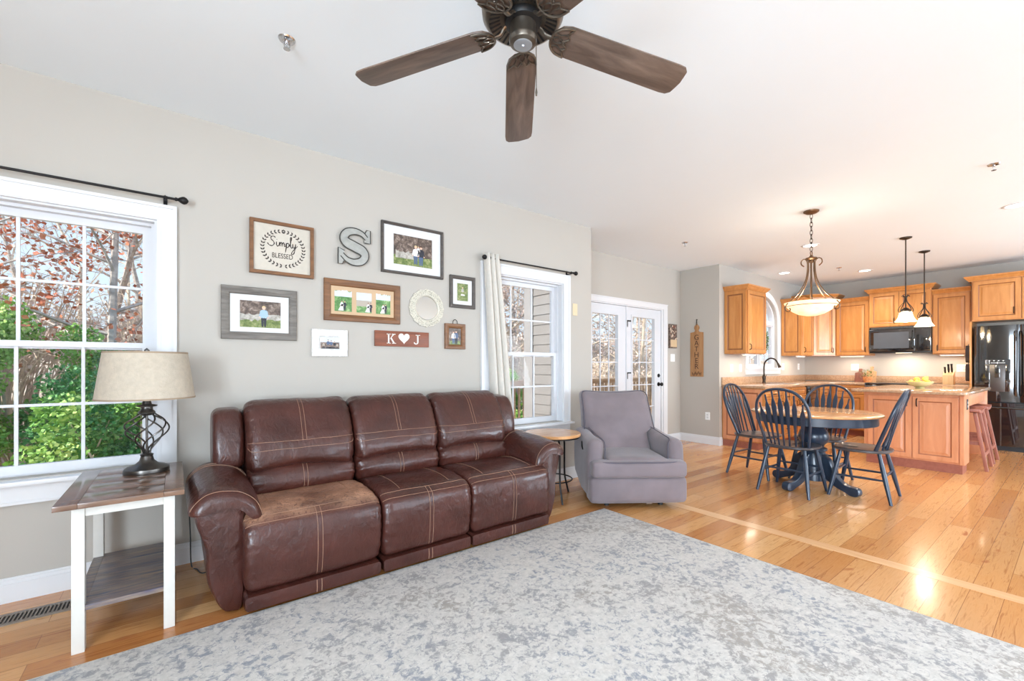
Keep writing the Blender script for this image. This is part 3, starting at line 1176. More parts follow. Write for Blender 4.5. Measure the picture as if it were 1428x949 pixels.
part('neck', m, M_LAMPMETAL, lamp)
sh = []
zb, zt, rb, rt = .398, .648, .214, .180
m = M().lathe([(rb, zb), (rt, zt), (rt - .003, zt), (rb - .003, zb)], 48, closed=True)
m.lathe([(.02, zt - .02), (.022, zt - .018), (.02, zt - .016)], 16, closed=True)
so = part('lamp_shade', m, M_LINEN, lamp, ang=60)
m = M()
for (r, z, h_) in ((rb + .0012, zb - .002, .008), (rt + .0012, zt - .008, .009)):
    m.lathe([(r, z), (r, z + h_), (r - .006, z + h_), (r - .006, z)], 48, closed=True)
part('trim_band', m, M_LINENTRIM, so, ang=60)
m = M()
for i in range(3):
    a = 2 * PI * i / 3
    m.tube([(0, 0, zt - .02), ((rt - .002) * math.cos(a), (rt - .002) * math.sin(a), zt - .006)], .002, 5)
m.tube([(0, 0, .4), (0, 0, zt)], .004, 6)
m.lathe([(0, zt - .01), (.012, zt), (.012, zt + .012), (0, zt + .024)], 12)
part('harp', m, M_LAMPMETAL, lamp)
m = M().lathe([(0, .4), (.014, .4), (.016, .43), (.03, .47), (.03, .5), (.018, .52), (0, .525)], 16)
part('bulb', m, plain('frosted_bulb', srgb(250, 245, 235), .4), lamp)
cordp = spline([(.06, 3.33, .50), (.07, 3.335, .2), (.075, 3.3, .012), (.10, 3.22, .006), (.14, 3.14, .006), (.30, 3.30, .006)], 8)
single('lamp_cord', M().tube(cordp, .0035, 6), M_MATTEBLACK, 'black lamp cord dropping behind the end table to the floor beside the sofa', 'cord')

# ---- floor vent
m = M()
vx0, vx1, vy0, vy1 = -.715, -.30, 3.075, 3.205
m.box(vx0, vx1, vy0, vy0 + .022, .0005, .006).box(vx0, vx1, vy1 - .022, vy1, .0005, .006)
m.box(vx0, vx0 + .03, vy0 + .022, vy1 - .022, .0005, .006).box(vx1 - .03, vx1, vy0 + .022, vy1 - .022, .0005, .006)
vent = thing('floor_vent', 'grey-brown slatted floor register beside the left baseboard', 'vent', (-.5, 3.14, 0), world=True)
part('frame', m, plain('taupe_metal', srgb(128, 116, 104), .4, .4), vent, smooth=False, weld=False)
m = M()
n = 24
for i in range(n):
    x = vx0 + .03 + (vx1 - vx0 - .06) * (i + .5) / n
    m.box(x - .0035, x + .0035, vy0 + .022, vy1 - .022, .001, .0055)
part('slats', m, plain('taupe_slat', srgb(128, 116, 104), .4, .4), vent, smooth=False, weld=False)
part('duct_opening', M().box(vx0 + .03, vx1 - .03, vy0 + .022, vy1 - .022, .0004, .001), M_DARKSLOT, vent, smooth=False)

# ---- round wooden side table
st_ = thing('side_table', 'small round wood-topped side table with thin black legs between sofa and recliner', 'table', (2.775, 3.0, 0))
m = M().lathe([(0, .572), (.255, .572), (.262, .577), (.262, .596), (.257, .601), (0, .601)], 44)
part('tabletop', m, M_OAKTOP, st_)
part('rim_band', M().lathe([(.235, .560), (.25, .560), (.25, .5719), (.235, .5719)], 40, closed=True), M_BLACK, st_)
for i in range(3):
    a = 2 * PI * i / 3 - 1.95
    pts = [(r * math.cos(a), r * math.sin(a), z) for r, z in ((.10, .566), (.15, .555), (.178, .50), (.182, .40), (.182, .25), (.19, .16), (.215, .08), (.245, .0))]
    part('leg', M().tube(spline(pts, 5), .0085, 8), M_BLACK, st_)
part('ring', M().tube([(.181 * math.cos(q * PI / 20), .181 * math.sin(q * PI / 20), .175) for q in range(40)], .006, 6, closed=True), M_BLACK, st_)

# ---- grey recliner, local front at y = 0, back at +y
rec = thing('recliner', 'grey mauve velvet recliner armchair with dark piping beside the round side table', 'armchair', (3.10, 2.275, 0), math.atan2(-.573, .82))
m = M()
m.rbox((0, .10, .165), (.418, .10, .115), .045, 10, lambda p: Vector((p.x, p.y - .012 * (1 - (p.z / .115) ** 2) * .6, p.z)))
part('footrest_panel', m, M_VELVET, rec)
def seatfn(p):
    t = (1 - (p.x / .41) ** 2)
    q = p.copy()
    if p.z > 0:
        q.z += .03 * t * (1 - max(0, (-p.y / .3)) ** 3 * .6)
    return q
m = M()
m.rbox((0, .30, .345), (.272, .29, .075), .05, 12, seatfn)
m.rbox((0, .05, .345), (.405, .085, .072), .04, 10)
so = part('seat', m, M_VELVET, rec)
m = M()
pts = [(-.385, .0, .407), (-.2, -.033, .408), (0, -.036, .408), (.2, -.033, .408), (.385, .0, .407)]
m.tube(spline(pts, 6), .0045, 6)
part('piping', m, M_PIPING, so)
for s in (-1, 1):
    m = M()
    def armfn(p, s=s):
        q = p.copy()
        q.z += .03 * max(0, p.y) / .32 * (1 if p.z > 0 else 3.2)
        q.x += s * .012 * (1 - (p.z / .26) ** 2)
        return q
    m.rbox((s * .345, .40, .325), (.072, .335, .262), .062, 14, armfn)
    ao = part('arm', m, M_VELVET, rec)
    m = M()
    x = s * .345
    m.tube(spline([(x - s * .07, .075, .40), (x - s * .07, .08, .54), (x - s * .05, .1, .585), (x - s * .04, .3, .60), (x - s * .04, .6, .625)], 6), .004, 6)
    part('piping', m, M_PIPING, ao)
    if s < 0:
        m = M().tube([(x - .084, .26, .47), (x - .092, .255, .50), (x - .094, .25, .545)], [.008, .011, .008], 8, flat=.6)
        part('recline_lever', m, M_MATTEBLACK, rec)
def backfn(p):
    q = p.copy()
    z = p.z / .30
    wide = 1.0 + .07 * max(0, -z + .1) if z < .1 else 1.0 - .02 * z
    if z < -.28:
        wide = .80
    q.x *= wide
    q.y += .14 * z + .05 * z * abs(z)                    # leans back
    if p.y < 0:
        q.y -= .03 * (1 - (p.x / .35) ** 2) * (1 - z * z * .8)
    if z > .5:
        q.z -= .018 * (1 - (p.x / .34) ** 2)               # slightly dipped top edge
    return q
m = M()
m.rbox((0, .70, .67), (.345, .10, .30), .07, 18, backfn)
bo = part('backrest', m, M_VELVET, rec)
m = M()
ring = []
zs_ = [-.07, .0, .1, .2, .26]
for z in zs_:
    p = backfn(Vector((-.345, -.06, z)))
    ring.append((p.x + .008, .70 + p.y - .022, .67 + p.z))
for x in (-.30, -.15, 0, .15, .30):
    p = backfn(Vector((x, -.05, .298)))
    ring.append((p.x, .70 + p.y - .01, .67 + p.z - .004))
for z in zs_[::-1]:
    p = backfn(Vector((.345, -.06, z)))
    ring.append((p.x - .008, .70 + p.y - .022, .67 + p.z))
m.tube(spline(ring, 5), .0048, 6)
part('piping', m, M_PIPING, bo)
m = M().box(-.33, .33, .12, .70, .03, .10)
for x in (-.24, .24):
    for y in (.16, .62):
        m.lathe([(0, 0), (.022, 0), (.022, .03), (0, .03)], 12, (x, y, 0))
part('base_frame', m, M_MATTEBLACK, rec, smooth=False)
m = M().box(.08, .13, .06, .14, .035, .06)
part('bracket', m, M_STEEL, rec, smooth=False)

# ---- curtain rods and curtain
def rod(label, x0, x1, z, ends, brk):
    y = YL - .075
    t = thing('curtain_rod', label, 'curtain rod', ((x0 + x1) / 2, y, z), world=True)
    part('rod', M().tube([(x0, y, z), (x1, y, z)], .0075, 10), M_BLACK, t)
    for x in ends:
        s = 1 if x > (x0 + x1) / 2 else -1
        m = M(Matrix.Translation((x, y, z)) @ Matrix.Rotation(s * PI / 2, 4, 'Y'))
        m.lathe([(.0, -.004), (.011, -.004), (.011, .006), (.008, .01), (.013, .016), (.021, .03), (.023, .04), (.018, .052), (.008, .06), (0, .062)], 16)
        part('finial', m, M_BLACK, t)
    for x in brk:
        m = M().box(x - .007, x + .007, y - .003, YL, z - .014, z - .006)
        m.box(x - .01, x + .01, YL - .006, YL, z - .045, z + .03)
        m.tube([(x, y + .011 * math.cos(q * PI / 8), z + .011 * math.sin(q * PI / 8)) for q in range(16)], .003, 5, closed=True)
        part('bracket', m, M_BLACK, t, smooth=False)
    return t
rod('thin black curtain rod over the left window behind the lamp', -1.15, .0, 2.215, [0.0, -1.15], [-.05, -1.1])
rod('thin black curtain rod over the window behind the recliner', 2.26, 3.36, 2.205, [2.26, 3.36], [2.285, 3.33])
m = M()
NX, NZ = 60, 30
vs = []
for j in range(NZ + 1):
    t = j / NZ                                    # 0 top, 1 bottom
    z = 2.245 - 2.20 * t
    for i in range(NX + 1):
        s = i / NX
        xa = 2.222 + .13 * t
        xb = 2.372 + .24 * t ** .9
        x = xa + (xb - xa) * s + .01 * math.sin(6 * PI * s + 2)
        y = YL - .075 + (.032 + .012 * t) * math.sin(2 * PI * 3.0 * s + .6) * (1 - .15 * t)
        vs.append((x, y, z))
fs = [(j * (NX + 1) + i, j * (NX + 1) + i + 1, (j + 1) * (NX + 1) + i + 1, (j + 1) * (NX + 1) + i) for j in range(NZ) for i in range(NX)]
m.add(vs, fs)
cur = single('curtain', m, M_CURTAIN, 'cream cloth curtain panel hanging gathered at the left of the window behind the recliner', 'curtain', ang=80)
sol = cur.modifiers.new('thickness', 'SOLIDIFY')
sol.thickness = .003

# ---- gallery wall
WY = YL                         # wall face
def person(m, ids, x, z, h, lean=0., sit=False):
    """small printed figure; ids = material slots (skin, hair, top, trousers); d = layer"""
    skin, hair, top, leg = ids
    d0 = m.layer
    def poly(pts, mi, d):
        m.m = mi
        m.add([(x + a * h + lean * b * h, WY - d0 - d, z + b * h) for a, b in pts], [tuple(range(len(pts)))])
    def disc(cx, cz, r, mi, d, sx=1.):
        poly([(cx + r * sx * math.cos(q * PI / 8), cz + r * math.sin(q * PI / 8)) for q in range(16)], mi, d)
    if sit:
        poly([(-.25, 0), (.28, 0), (.3, .14), (-.2, .2)], leg, .0004)
    else:
        poly([(-.09, 0), (-.015, 0), (.0, .42), (-.12, .45)], leg, .0004)
        poly([(.015, 0), (.09, 0), (.12, .45), (-.01, .42)], leg, .0005)
    poly([(-.12, .42), (.12, .42), (.15, .76), (.06, .81), (-.06, .81), (-.15, .76)], top, .0006)
    poly([(-.15, .76), (-.11, .72), (-.15, .47), (-.2, .47)], top, .0007)
    poly([(.15, .76), (.11, .72), (.15, .47), (.2, .47)], top, .0007)
    disc(-.175, .45, .03, skin, .0008)
    disc(.175, .45, .03, skin, .0008)
    disc(0, .90, .085, skin, .0009, .85)
    poly([(.085 * math.cos(q * PI / 10) * .98, .905 + .1 * math.sin(q * PI / 10)) for q in range(11)] + [(-.05, .925), (.05, .925)], hair, .001)
    m.m = 0

def printmat(name, c1, c2, c3, scale):
    m, nt, n, l, p = newmat(name)
    v = coords(nt)
    f = ntex(nt, v, scale, 8, .7, .5)
    l.new(ramp(nt, f, [(.32, c1), (.5, c2), (.68, c3)]), p.inputs['Base Color'])
    p.inputs['Roughness'].default_value = .35
    return m
P_WOODS = printmat('print_woods', srgb(44, 38, 34), srgb(98, 82, 72), srgb(168, 150, 138), 30)
P_GRASS = printmat('print_grass', srgb(66, 84, 40), srgb(112, 128, 66), srgb(170, 166, 120), 40)
P_LEAF = printmat('print_leaves', srgb(46, 92, 44), srgb(92, 140, 72), srgb(176, 196, 140), 30)
P_PALE = printmat('print_pale_grass', srgb(120, 116, 106), srgb(172, 166, 156), srgb(206, 202, 194), 40)
P_SKY = plain('print_sky', srgb(206, 216, 224), .4)
P_BARN = plain('print_barn', srgb(176, 164, 150), .4)
P_SKIN = plain('print_skin', srgb(226, 184, 160), .4)
P_BLOND = plain('print_blond', srgb(214, 186, 140), .4)
P_BROWN = plain('print_brown_hair', srgb(82, 58, 44), .4)
P_DARK = plain('print_dark_cloth', srgb(38, 40, 50), .4)
P_WHITE = plain('print_white_cloth', srgb(236, 234, 232), .4)
P_DENIM = plain('print_denim', srgb(78, 96, 126), .4)
P_PLAID, nt, n, l, p = newmat('print_blue_plaid')
ck = n.new('ShaderNodeTexChecker')
ck.inputs['Scale'].default_value = 150
ck.inputs['Color1'].default_value = srgb(58, 130, 170)
ck.inputs['Color2'].default_value = srgb(214, 228, 234)
l.new(coords(nt), ck.inputs[0])
l.new(ck.outputs[0], p.inputs['Base Color'])
PM = [P_WOODS, P_GRASS, P_LEAF, P_PALE, P_SKY, P_BARN, P_SKIN, P_BLOND, P_BROWN, P_DARK, P_WHITE, P_DENIM, P_PLAID]
(WOODS, GRASS, LEAF, PALE, SKY, BARN, SKIN, BLOND, BROWN, DARK, WHITE, DENIM, PLAID) = range(13)
MAT_WHITE = plain('white_mat_board', srgb(216, 215, 213), .8, var=.01)
MAT_TAN = plain('tan_mat_board', srgb(200, 170, 136), .8, var=.03)
F_GREY = wood('grey_barnwood_frame', srgb(88, 82, 76), srgb(134, 128, 120), 'x', .6, scale=12, bmp=.2)
F_BROWN = wood('brown_wood_frame', srgb(96, 62, 36), srgb(140, 96, 60), 'x', .4, scale=10)
F_DARK = wood('charcoal_wood_frame', srgb(64, 58, 54), srgb(92, 84, 78), 'x', .45, scale=10)
F_WHITE, nt, n, l, p = newmat('white_carved_frame')
p.inputs['Base Color'].default_value = srgb(232, 230, 226)
p.inputs['Roughness'].default_value = .5
vo = n.new('ShaderNodeTexVoronoi')
vo.inputs['Scale'].default_value = 60
l.new(coords(nt), vo.inputs[0])
l.new(mixc(nt, ramp(nt, vo.outputs['Distance'], [(.0, (1, 1, 1, 1)), (.5, (.75, .75, .75, 1))]), srgb(176, 168, 158), srgb(240, 238, 235)), p.inputs['Base Color'])
bump(nt, p, vo.outputs['Distance'], .6, .01)

def frame_pic(name, label, x0, x1, z0, z1, fw, fmat, matmat, photos, depth=.024, cat='picture frame', profile=None):
    w, h = x1 - x0, z1 - z0
    t = thing(name, label, cat, ((x0 + x1) / 2, WY, z0), world=True)
    m = M(frame_T((x0, WY, z0), (1, 0, 0), (0, -1, 0)))
    pr = profile or [(0, 0), (0, depth * .85), (.004, depth), (fw * .5, depth), (fw * .85, depth * .8), (fw, depth * .45), (fw, .006)]
    m.rings(w, h, pr, fill=False)
    part('frame', m, fmat, t, smooth=False)
    ph_parent = t
    part('mat_board', M().box(x0 + fw * .9, x1 - fw * .9, WY - .009, WY - .003, z0 + fw * .9, z1 - fw * .9), matmat, t, smooth=False)
    for (a, b, c, d, draw) in photos:
        pm = M()
        pm.layer = .0096
        px0, px1, pz0, pz1 = x0 + w * a, x0 + w * b, z0 + h * c, z0 + h * d
        pm.box(px0, px1, WY - .0095, WY - .008, pz0, pz1)
        draw(pm, px0, px1, pz0, pz1)
        part('photo', pm, PM, t, smooth=False, weld=False)
    return t
def rect(m, x0, x1, z0, z1, mi, d=.0002, jag=0., n=14):
    m.m = mi
    if jag:
        rnd = random.Random(int(x0 * 1e4) + mi)
        top = [(x0 + (x1 - x0) * i / n, WY - m.layer - d, z1 + jag * (rnd.random() - .5)) for i in range(n + 1)]
        m.add([(x0, WY - m.layer - d, z0)] + top + [(x1, WY - m.layer - d, z0)], [tuple(range(n + 3))])
    else:
        m.add([(x0, WY - m.layer - d, z0), (x1, WY - m.layer - d, z0), (x1, WY - m.layer - d, z1), (x0, WY - m.layer - d, z1)], [(0, 1, 2, 3)])
    m.m = 0
def d_child(m, a, b, c, d):
    w, h = b - a, d - c
    rect(m, a, b, c, c + h * .5, PALE, jag=h * .08)
    rect(m, a, b, c, c + h * .28, GRASS, .0003, jag=h * .12)
    person(m, (SKIN, BLOND, PLAID, DARK), a + w * .575, c + h * .03, h * .80)
def d_family(m, a, b, c, d):
    w, h = b - a, d - c
    rect(m, a, b, c, c + h * .30, GRASS, jag=h * .05)
    rect(m, a + w * .05, a + w * .5, c + h * .22, c + h * .46, PALE, .0003, jag=h * .1)
    person(m, (SKIN, BLOND, WHITE, DENIM), a + w * .56, c + h * .08, h * .64)
    person(m, (SKIN, BROWN, DARK, DENIM), a + w * .70, c + h * .05, h * .68)
    person(m, (SKIN, BLOND, WHITE, DENIM), a + w * .63, c + h * .38, h * .32)
def d_wed(k):
    def f(m, a, b, c, d):
        w, h = b - a, d - c
        rect(m, a, b, c, d, LEAF, .0002)
        if k == 1:
            rect(m, a, b, c + h * .32, d, SKY, .0003)
            rect(m, a, b, c + h * .32, c + h * .62, BARN, .0004)
        else:
            rect(m, a, b, c + h * .72, d, SKY, .0003, jag=-h * .1)
        # white dress and dark suit
        m.m = WHITE
        x = a + w * (.42, .78, .5)[k]
        m.add([(x - w * .22, WY - m.layer - .0006, c + h * .04), (x + w * .1, WY - m.layer - .0006, c + h * .04), (x + w * .05, WY - m.layer - .0006, c + h * .36), (x - w * .02, WY - m.layer - .0006, c + h * .36)], [(0, 1, 2, 3)])
        m.m = 0
        person(m, (SKIN, BROWN, WHITE, WHITE), x + w * .0, c + h * .06, h * .46)
        person(m, (SKIN, BROWN, DARK, DARK), x + w * .16, c + h * .05, h * .48)
    return f
def d_kids(m, a, b, c, d):
    w, h = b - a, d - c
    rect(m, a, b, c + h * .55, d, SKY)
    rect(m, a, b, c, c + h * .34, WOODS, .0003, jag=h * .1)
    for q, s, top in ((.16, .5, BARN), (.4, .75, DENIM), (.56, .7, DENIM), (.74, .6, DARK), (.88, .45, BARN)):
        person(m, (SKIN, BROWN, top, DARK), a + w * q, c + h * .02, h * s, sit=True)
def d_lawn(m, a, b, c, d):
    w, h = b - a, d - c
    rect(m, a, b, c, d, GRASS)
    person(m, (SKIN, BLOND, PALE, WHITE), a + w * .5, c + h * .3, h * .5, sit=True)
def d_couple(m, a, b, c, d):
    w, h = b - a, d - c
    rect(m, a, b, c, c + h * .25, GRASS)
    person(m, (SKIN, BROWN, WHITE, DENIM), a + w * .36, c + h * .08, h * .74)
    person(m, (SKIN, BROWN, DENIM, DARK), a + w * .62, c + h * .06, h * .80)

frame_pic('framed_photo', 'grey barnwood frame holding a photo of a small child in a blue plaid shirt', .229, .674, 1.394, 1.741, .05, F_GREY, MAT_WHITE,
          [(.235, .775, .235, .745, d_child)])
frame_pic('framed_photo', 'thin charcoal frame with a photo of a family of three standing before a woodpile', 1.284, 1.83, 1.962, 2.368, .022, F_DARK, MAT_WHITE,
          [(.19, .815, .195, .79, d_family)], .03)
frame_pic('framed_photo', 'long brown wooden frame with three small green wedding photos on tan mat', .856, 1.439, 1.553, 1.862, .05, F_BROWN, MAT_TAN,
          [(.13, .345, .235, .73, d_wed(0)), (.405, .605, .235, .73, d_wed(1)), (.665, .865, .235, .73, d_wed(2))])
frame_pic('framed_photo', 'small white carved frame with a photo of people sitting together outdoors', .773, 1.024, 1.287, 1.484, .055, F_WHITE, MAT_WHITE,
          [(.24, .77, .29, .73, d_kids)])
frame_pic('framed_photo', 'small charcoal frame with white mat and a photo taken on green lawn', 1.90, 2.159, 1.731, 2.016, .032, F_DARK, MAT_WHITE,
          [(.29, .72, .23, .77, d_lawn)])
t = frame_pic('framed_photo', 'tiny brown frame hung from a wire loop with a photo of a couple', 1.851, 2.053, 1.366, 1.588, .04, F_BROWN, P_WOODS,
          [(.24, .76, .15, .84, d_couple)])
m = M().tube(spline([(1.93, WY - .012, 1.585), (1.932, WY - .012, 1.61), (1.952, WY - .012, 1.625), (1.972, WY - .012, 1.61), (1.974, WY - .012, 1.585)], 5), .003, 6)
part('wire_loop', m, M_BLACK, t)

# framed sign with the wreath and the words
def strokes(m, paths, x, z, s, r, y, squash=1.):
    for p in paths:
        pts = spline([(x + a * s * squash, y, z + b * s) for a, b in p], 5)
        k = len(pts)
        rr = [r * (.55 + .45 * abs(math.sin(i * .45))) for i in range(k)]
        m.tube(pts, rr, 6)
sx0, sx1, sz0, sz1 = .387, .783, 1.84, 2.203
sign = thing('wooden_sign', 'square wood-framed sign reading Simply Blessed inside a leafy wreath', 'sign', ((sx0 + sx1) / 2, WY, sz0), world=True)
m = M(frame_T((sx0, WY, sz0), (1, 0, 0), (0, -1, 0)))
m.rings(sx1 - sx0, sz1 - sz0, [(0, 0), (0, .034), (.002, .036), (.020, .036), (.022, .034), (.022, .006)], fill=False)
part('frame', m, F_BROWN, sign, smooth=False)
bm_ = plain('whitewashed_board', srgb(198, 190, 176), .7, var=.05, vscale=20)
part('board', M().box(sx0 + .02, sx1 - .02, WY - .018, WY - .004, sz0 + .02, sz1 - .02), bm_, sign, smooth=False)
INK = plain('dark_ink', srgb(56, 46, 42), .6)
cx_, cz_ = (sx0 + sx1) / 2 + .005, (sz0 + sz1) / 2 + .003
m = M()
R_ = .128
nl = 17
for side in (-1, 1):
    for i in range(nl):
        a = -PI / 2 + side * (-.02 + (PI + .02) * (i + .5) / nl)
        for q in (-1, 1):
            b = a + side * .55 * 1 + q * .55 + (PI / 2) * side
            bx, bz = cx_ + R_ * math.cos(a), cz_ + R_ * .93 * math.sin(a)
            ex, ez = math.cos(a + side * PI / 2 + q * .75), math.sin(a + side * PI / 2 + q * .75)
            L, Wd = .021, .0052
            nx_, nz_ = -ez, ex
            pts = [(bx, bz), (bx + ex * L * .4 + nx_ * Wd, bz + ez * L * .4 + nz_ * Wd), (bx + ex * L, bz + ez * L), (bx + ex * L * .4 - nx_ * Wd, bz + ez * L * .4 - nz_ * Wd)]
            m.prism(pts, lambda u, v_: (u, WY - .0179, v_), lambda u, v_: (u, WY - .0195, v_))
part('wreath', m, INK, sign, smooth=False, weld=False)
m = M()
S1 = [[(.62, 1.42), (.48, 1.56), (.22, 1.48), (.2, 1.22), (.42, 1.0), (.5, .75), (.3, .5), (0, .55), (-.15, .75)],
      [(.72, 1.0), (.74, .65), (.84, .52), (.98, .7)], [(.76, 1.24), (.765, 1.27)],
      [(.98, .7), (1.05, 1.0), (1.07, .55)], [(1.07, .75), (1.2, 1.0), (1.27, .85), (1.27, .55)], [(1.27, .75), (1.42, 1.0), (1.5, .85), (1.5, .62), (1.62, .6)],
      [(1.62, .6), (1.74, 1.0), (1.70, .5), (1.62, -.05)], [(1.73, .9), (1.9, 1.0), (1.98, .75), (1.85, .52), (1.72, .62)],
      [(1.95, .6), (2.12, 1.0), (2.25, 1.6), (2.15, 1.7), (2.12, 1.3), (2.14, .7), (2.24, .52), (2.36, .65)],
      [(2.36, 1.0), (2.38, .65), (2.5, .55), (2.62, .75)], [(2.66, 1.02), (2.6, .5), (2.5, 0), (2.32, -.2), (2.25, 0), (2.6, .5), (2.85, .8)]]
strokes(m, S1, cx_ - .088, cz_ - .018, .062, .0034, WY - .0185, 1.0)
text_into(m, 'BLESSED', .048, .002, lambda a, b, d: (cx_ - .006 + a * .74, WY - .0188 - d, cz_ - .066 + b))
part('lettering', m, INK, sign, smooth=False, weld=False)

# big galvanised letter S
def letter_S(m, y0, y1):
    spine = spline([(.86, .76, 0), (.72, .87, 0), (.52, .91, 0), (.30, .86, 0), (.19, .72, 0), (.26, .59, 0), (.50, .50, 0), (.74, .41, 0), (.81, .27, 0), (.70, .13, 0), (.48, .08, 0), (.28, .13, 0), (.13, .25, 0)], 8)
    k = len(spine)
    L, R2 = [], []
    for i, p in enumerate(spine):
        t = (spine[min(i + 1, k - 1)] - spine[max(i - 1, 0)]).normalized()
        nn = Vector((-t.y, t.x, 0))
        s = i / (k - 1)
        w = .058 + .075 * math.sin(PI * s) ** 1.5
        L.append(p + nn * w)
        R2.append(p - nn * w)
    return L, R2
gx0, gx1, gz0, gz1 = .948, 1.198, 1.968, 2.262
def gp(p):
    return gx0 + p[0] * (gx1 - gx0), gz0 + .01 + p[1] * (gz1 - gz0 - .012)
L, R2 = letter_S(None, 0, 0)
GALV = plain('galvanised_metal', srgb(170, 170, 164), .4, .55, var=.12, vscale=25)
GEDGE = plain('dark_metal_edge', srgb(84, 82, 78), .4, .7)
sg = thing('letter_decoration', 'galvanised metal letter S with slab serifs on the wall', 'letter', ((gx0 + gx1) / 2, WY, gz0), world=True)
def s_outline():
    pts = [gp(p) for p in L] + [gp(p) for p in R2[::-1]]
    return pts
ser1 = [gp(p) for p in ((.80, .64), (.98, .64), (.98, .99), (.86, .99), (.80, .88), (.77, .80))]
ser2 = [gp(p) for p in ((.20, .36), (.02, .42), (.02, .0), (.14, .0), (.20, .10), (.23, .20))]
m = M()
dd = .028
for i in range(len(L) - 1):
    a, b, c, d = gp(L[i]), gp(L[i + 1]), gp(R2[i + 1]), gp(R2[i])
    m.hexa([(q[0], WY - .002, q[1]) for q in (a, b, c, d)], [(q[0], WY - dd, q[1]) for q in (a, b, c, d)])
for poly in (ser1, ser2):
    m.prism(poly, lambda u, v_: (u, WY - .002, v_), lambda u, v_: (u, WY - dd - .0004, v_))
part('letter_face', m, GALV, sg, smooth=False, weld=False)
m = M()
for side_ in (L, R2):
    m.tube([(q[0], WY - dd, q[1]) for q in (gp(p) for p in side_)], .0042, 6)
for poly in (ser1, ser2):
    q = poly[:5] + [poly[4]] if 0 else poly[:5]
    m.tube([(p[0], WY - dd - .0006, p[1]) for p in q], .004, 6)
part('rolled_rim', m, GEDGE, sg)

# K heart J plank
kx0, kx1, kz0, kz1 = 1.232, 1.694, 1.374, 1.497
kj = thing('wooden_sign', 'red-brown plank sign with white letters K and J around a heart', 'sign', ((kx0 + kx1) / 2, WY, kz0), world=True)
part('plank', M().box(kx0, kx1, WY - .02, WY - .001, kz0, kz1), wood('red_cedar_plank', srgb(104, 52, 30), srgb(150, 84, 54), 'x', .4, scale=8), kj, bevel=.002)
WPAINT = plain('white_paint_lettering', srgb(236, 232, 224), .6)
def poly_at(m, pts, ox, oz, s, d0=.0199, d1=.0215):
    m.prism([(ox + a * s, oz + b * s) for a, b in pts], lambda u, v_: (u, WY - d0, v_), lambda u, v_: (u, WY - d1, v_))
m = M()
kz = kz0 + .022
K = .078
bar = lambda a, b, c, d: [(a, c), (b, c), (b, d), (a, d)]
for pts in (bar(.12, .27, 0, 1), bar(.0, .40, 0, .07), bar(0, .40, .93, 1), [(.27, .42), (.40, .52), (.80, .95), (.66, .95)], [(.36, .55), (.50, .62), (.86, .05), (.68, .05)], bar(.55, .98, 0, .07), bar(.52, .92, .93, 1)):
    poly_at(m, pts, kx0 + .095, kz, K)
hp = []
for q in range(40):
    a = 2 * PI * q / 40
    hp.append((.5 + .031 * 16 * math.sin(a) ** 3, .52 + .031 * (13 * math.cos(a) - 5 * math.cos(2 * a) - 2 * math.cos(3 * a) - math.cos(4 * a))))
poly_at(m, hp, kx0 + .192, kz - .002, .096)
for pts in (bar(.38, .53, .25, 1), bar(.22, .72, .93, 1), [(.38, .25), (.36, .12), (.26, .07), (.14, .12), (.10, .22), (.0, .20), (.04, .06), (.20, -.02), (.38, .0), (.50, .10), (.53, .25)]):
    poly_at(m, pts, kx0 + .325, kz, K)
part('lettering', m, WPAINT, kj, smooth=False, weld=False)

# round mirror in a pierced cream frame
mx_, mz_, mr = 1.68, 1.705, .162
mir = thing('round_mirror', 'small round mirror in a lacy cream frame with scalloped edge', 'mirror', (mx_, WY, mz_), world=True)
MC = plain('cream_enamel', srgb(212, 206, 190), .45, var=.03)
MCF, nt, n, l, p = newmat('pierced_cream_enamel')
vo = n.new('ShaderNodeTexVoronoi')
vo.inputs['Scale'].default_value = 95
l.new(coords(nt), vo.inputs[0])
l.new(ramp(nt, vo.outputs['Distance'], [(.22, srgb(128, 122, 108)), (.42, srgb(214, 208, 192))]), p.inputs['Base Color'])
MT = Matrix.Translation((mx_, WY, mz_)) @ Matrix.Rotation(PI / 2, 4, 'X')
m = M(MT)
NS = 120
def scal(a):
    return mr * (1 - .045 * abs(math.sin(a * 8)))
vs, fs = [], []
for rf, zz in (('o', .003), ('o', .012), ('i', .016), ('i', .003)):
    for q in range(NS):
        a = 2 * PI * q / NS
        r = scal(a) if rf == 'o' else .108
        vs.append((r * math.cos(a), r * math.sin(a), zz))
for k in range(4):
    for q in range(NS):
        q2 = (q + 1) % NS
        k2 = (k + 1) % 4
        fs.append((k * NS + q, k * NS + q2, k2 * NS + q2, k2 * NS + q))
m.add(vs, fs)
part('frame', m, MCF, mir, ang=50)
m = M(MT)
for ring_r, nn in ((.12, 38), (.131, 44), (.142, 48)):
    for q in range(nn):
        a = 2 * PI * q / nn + ring_r * 40
        m.tube([(ring_r * math.cos(a) + .0042 * math.cos(w * PI / 3), ring_r * math.sin(a) + .0042 * math.sin(w * PI / 3), .0165) for w in range(6)], .0016, 4, closed=True)
part('lace_beads', m, MC, mir)
m = M(MT)
m.lathe([(.100, .004), (.111, .004), (.113, .014), (.108, .02), (.102, .016)], 60, closed=True)
part('inner_ring', m, MC, mir)
part('glass', M(MT @ Matrix.Rotation(-.075, 4, 'X')).lathe([(0, .005), (.100, .005), (.100, .009), (0, .009)], 60), plain('mirror_glass', srgb(210, 212, 208), .03, 1.0, var=0), mir)

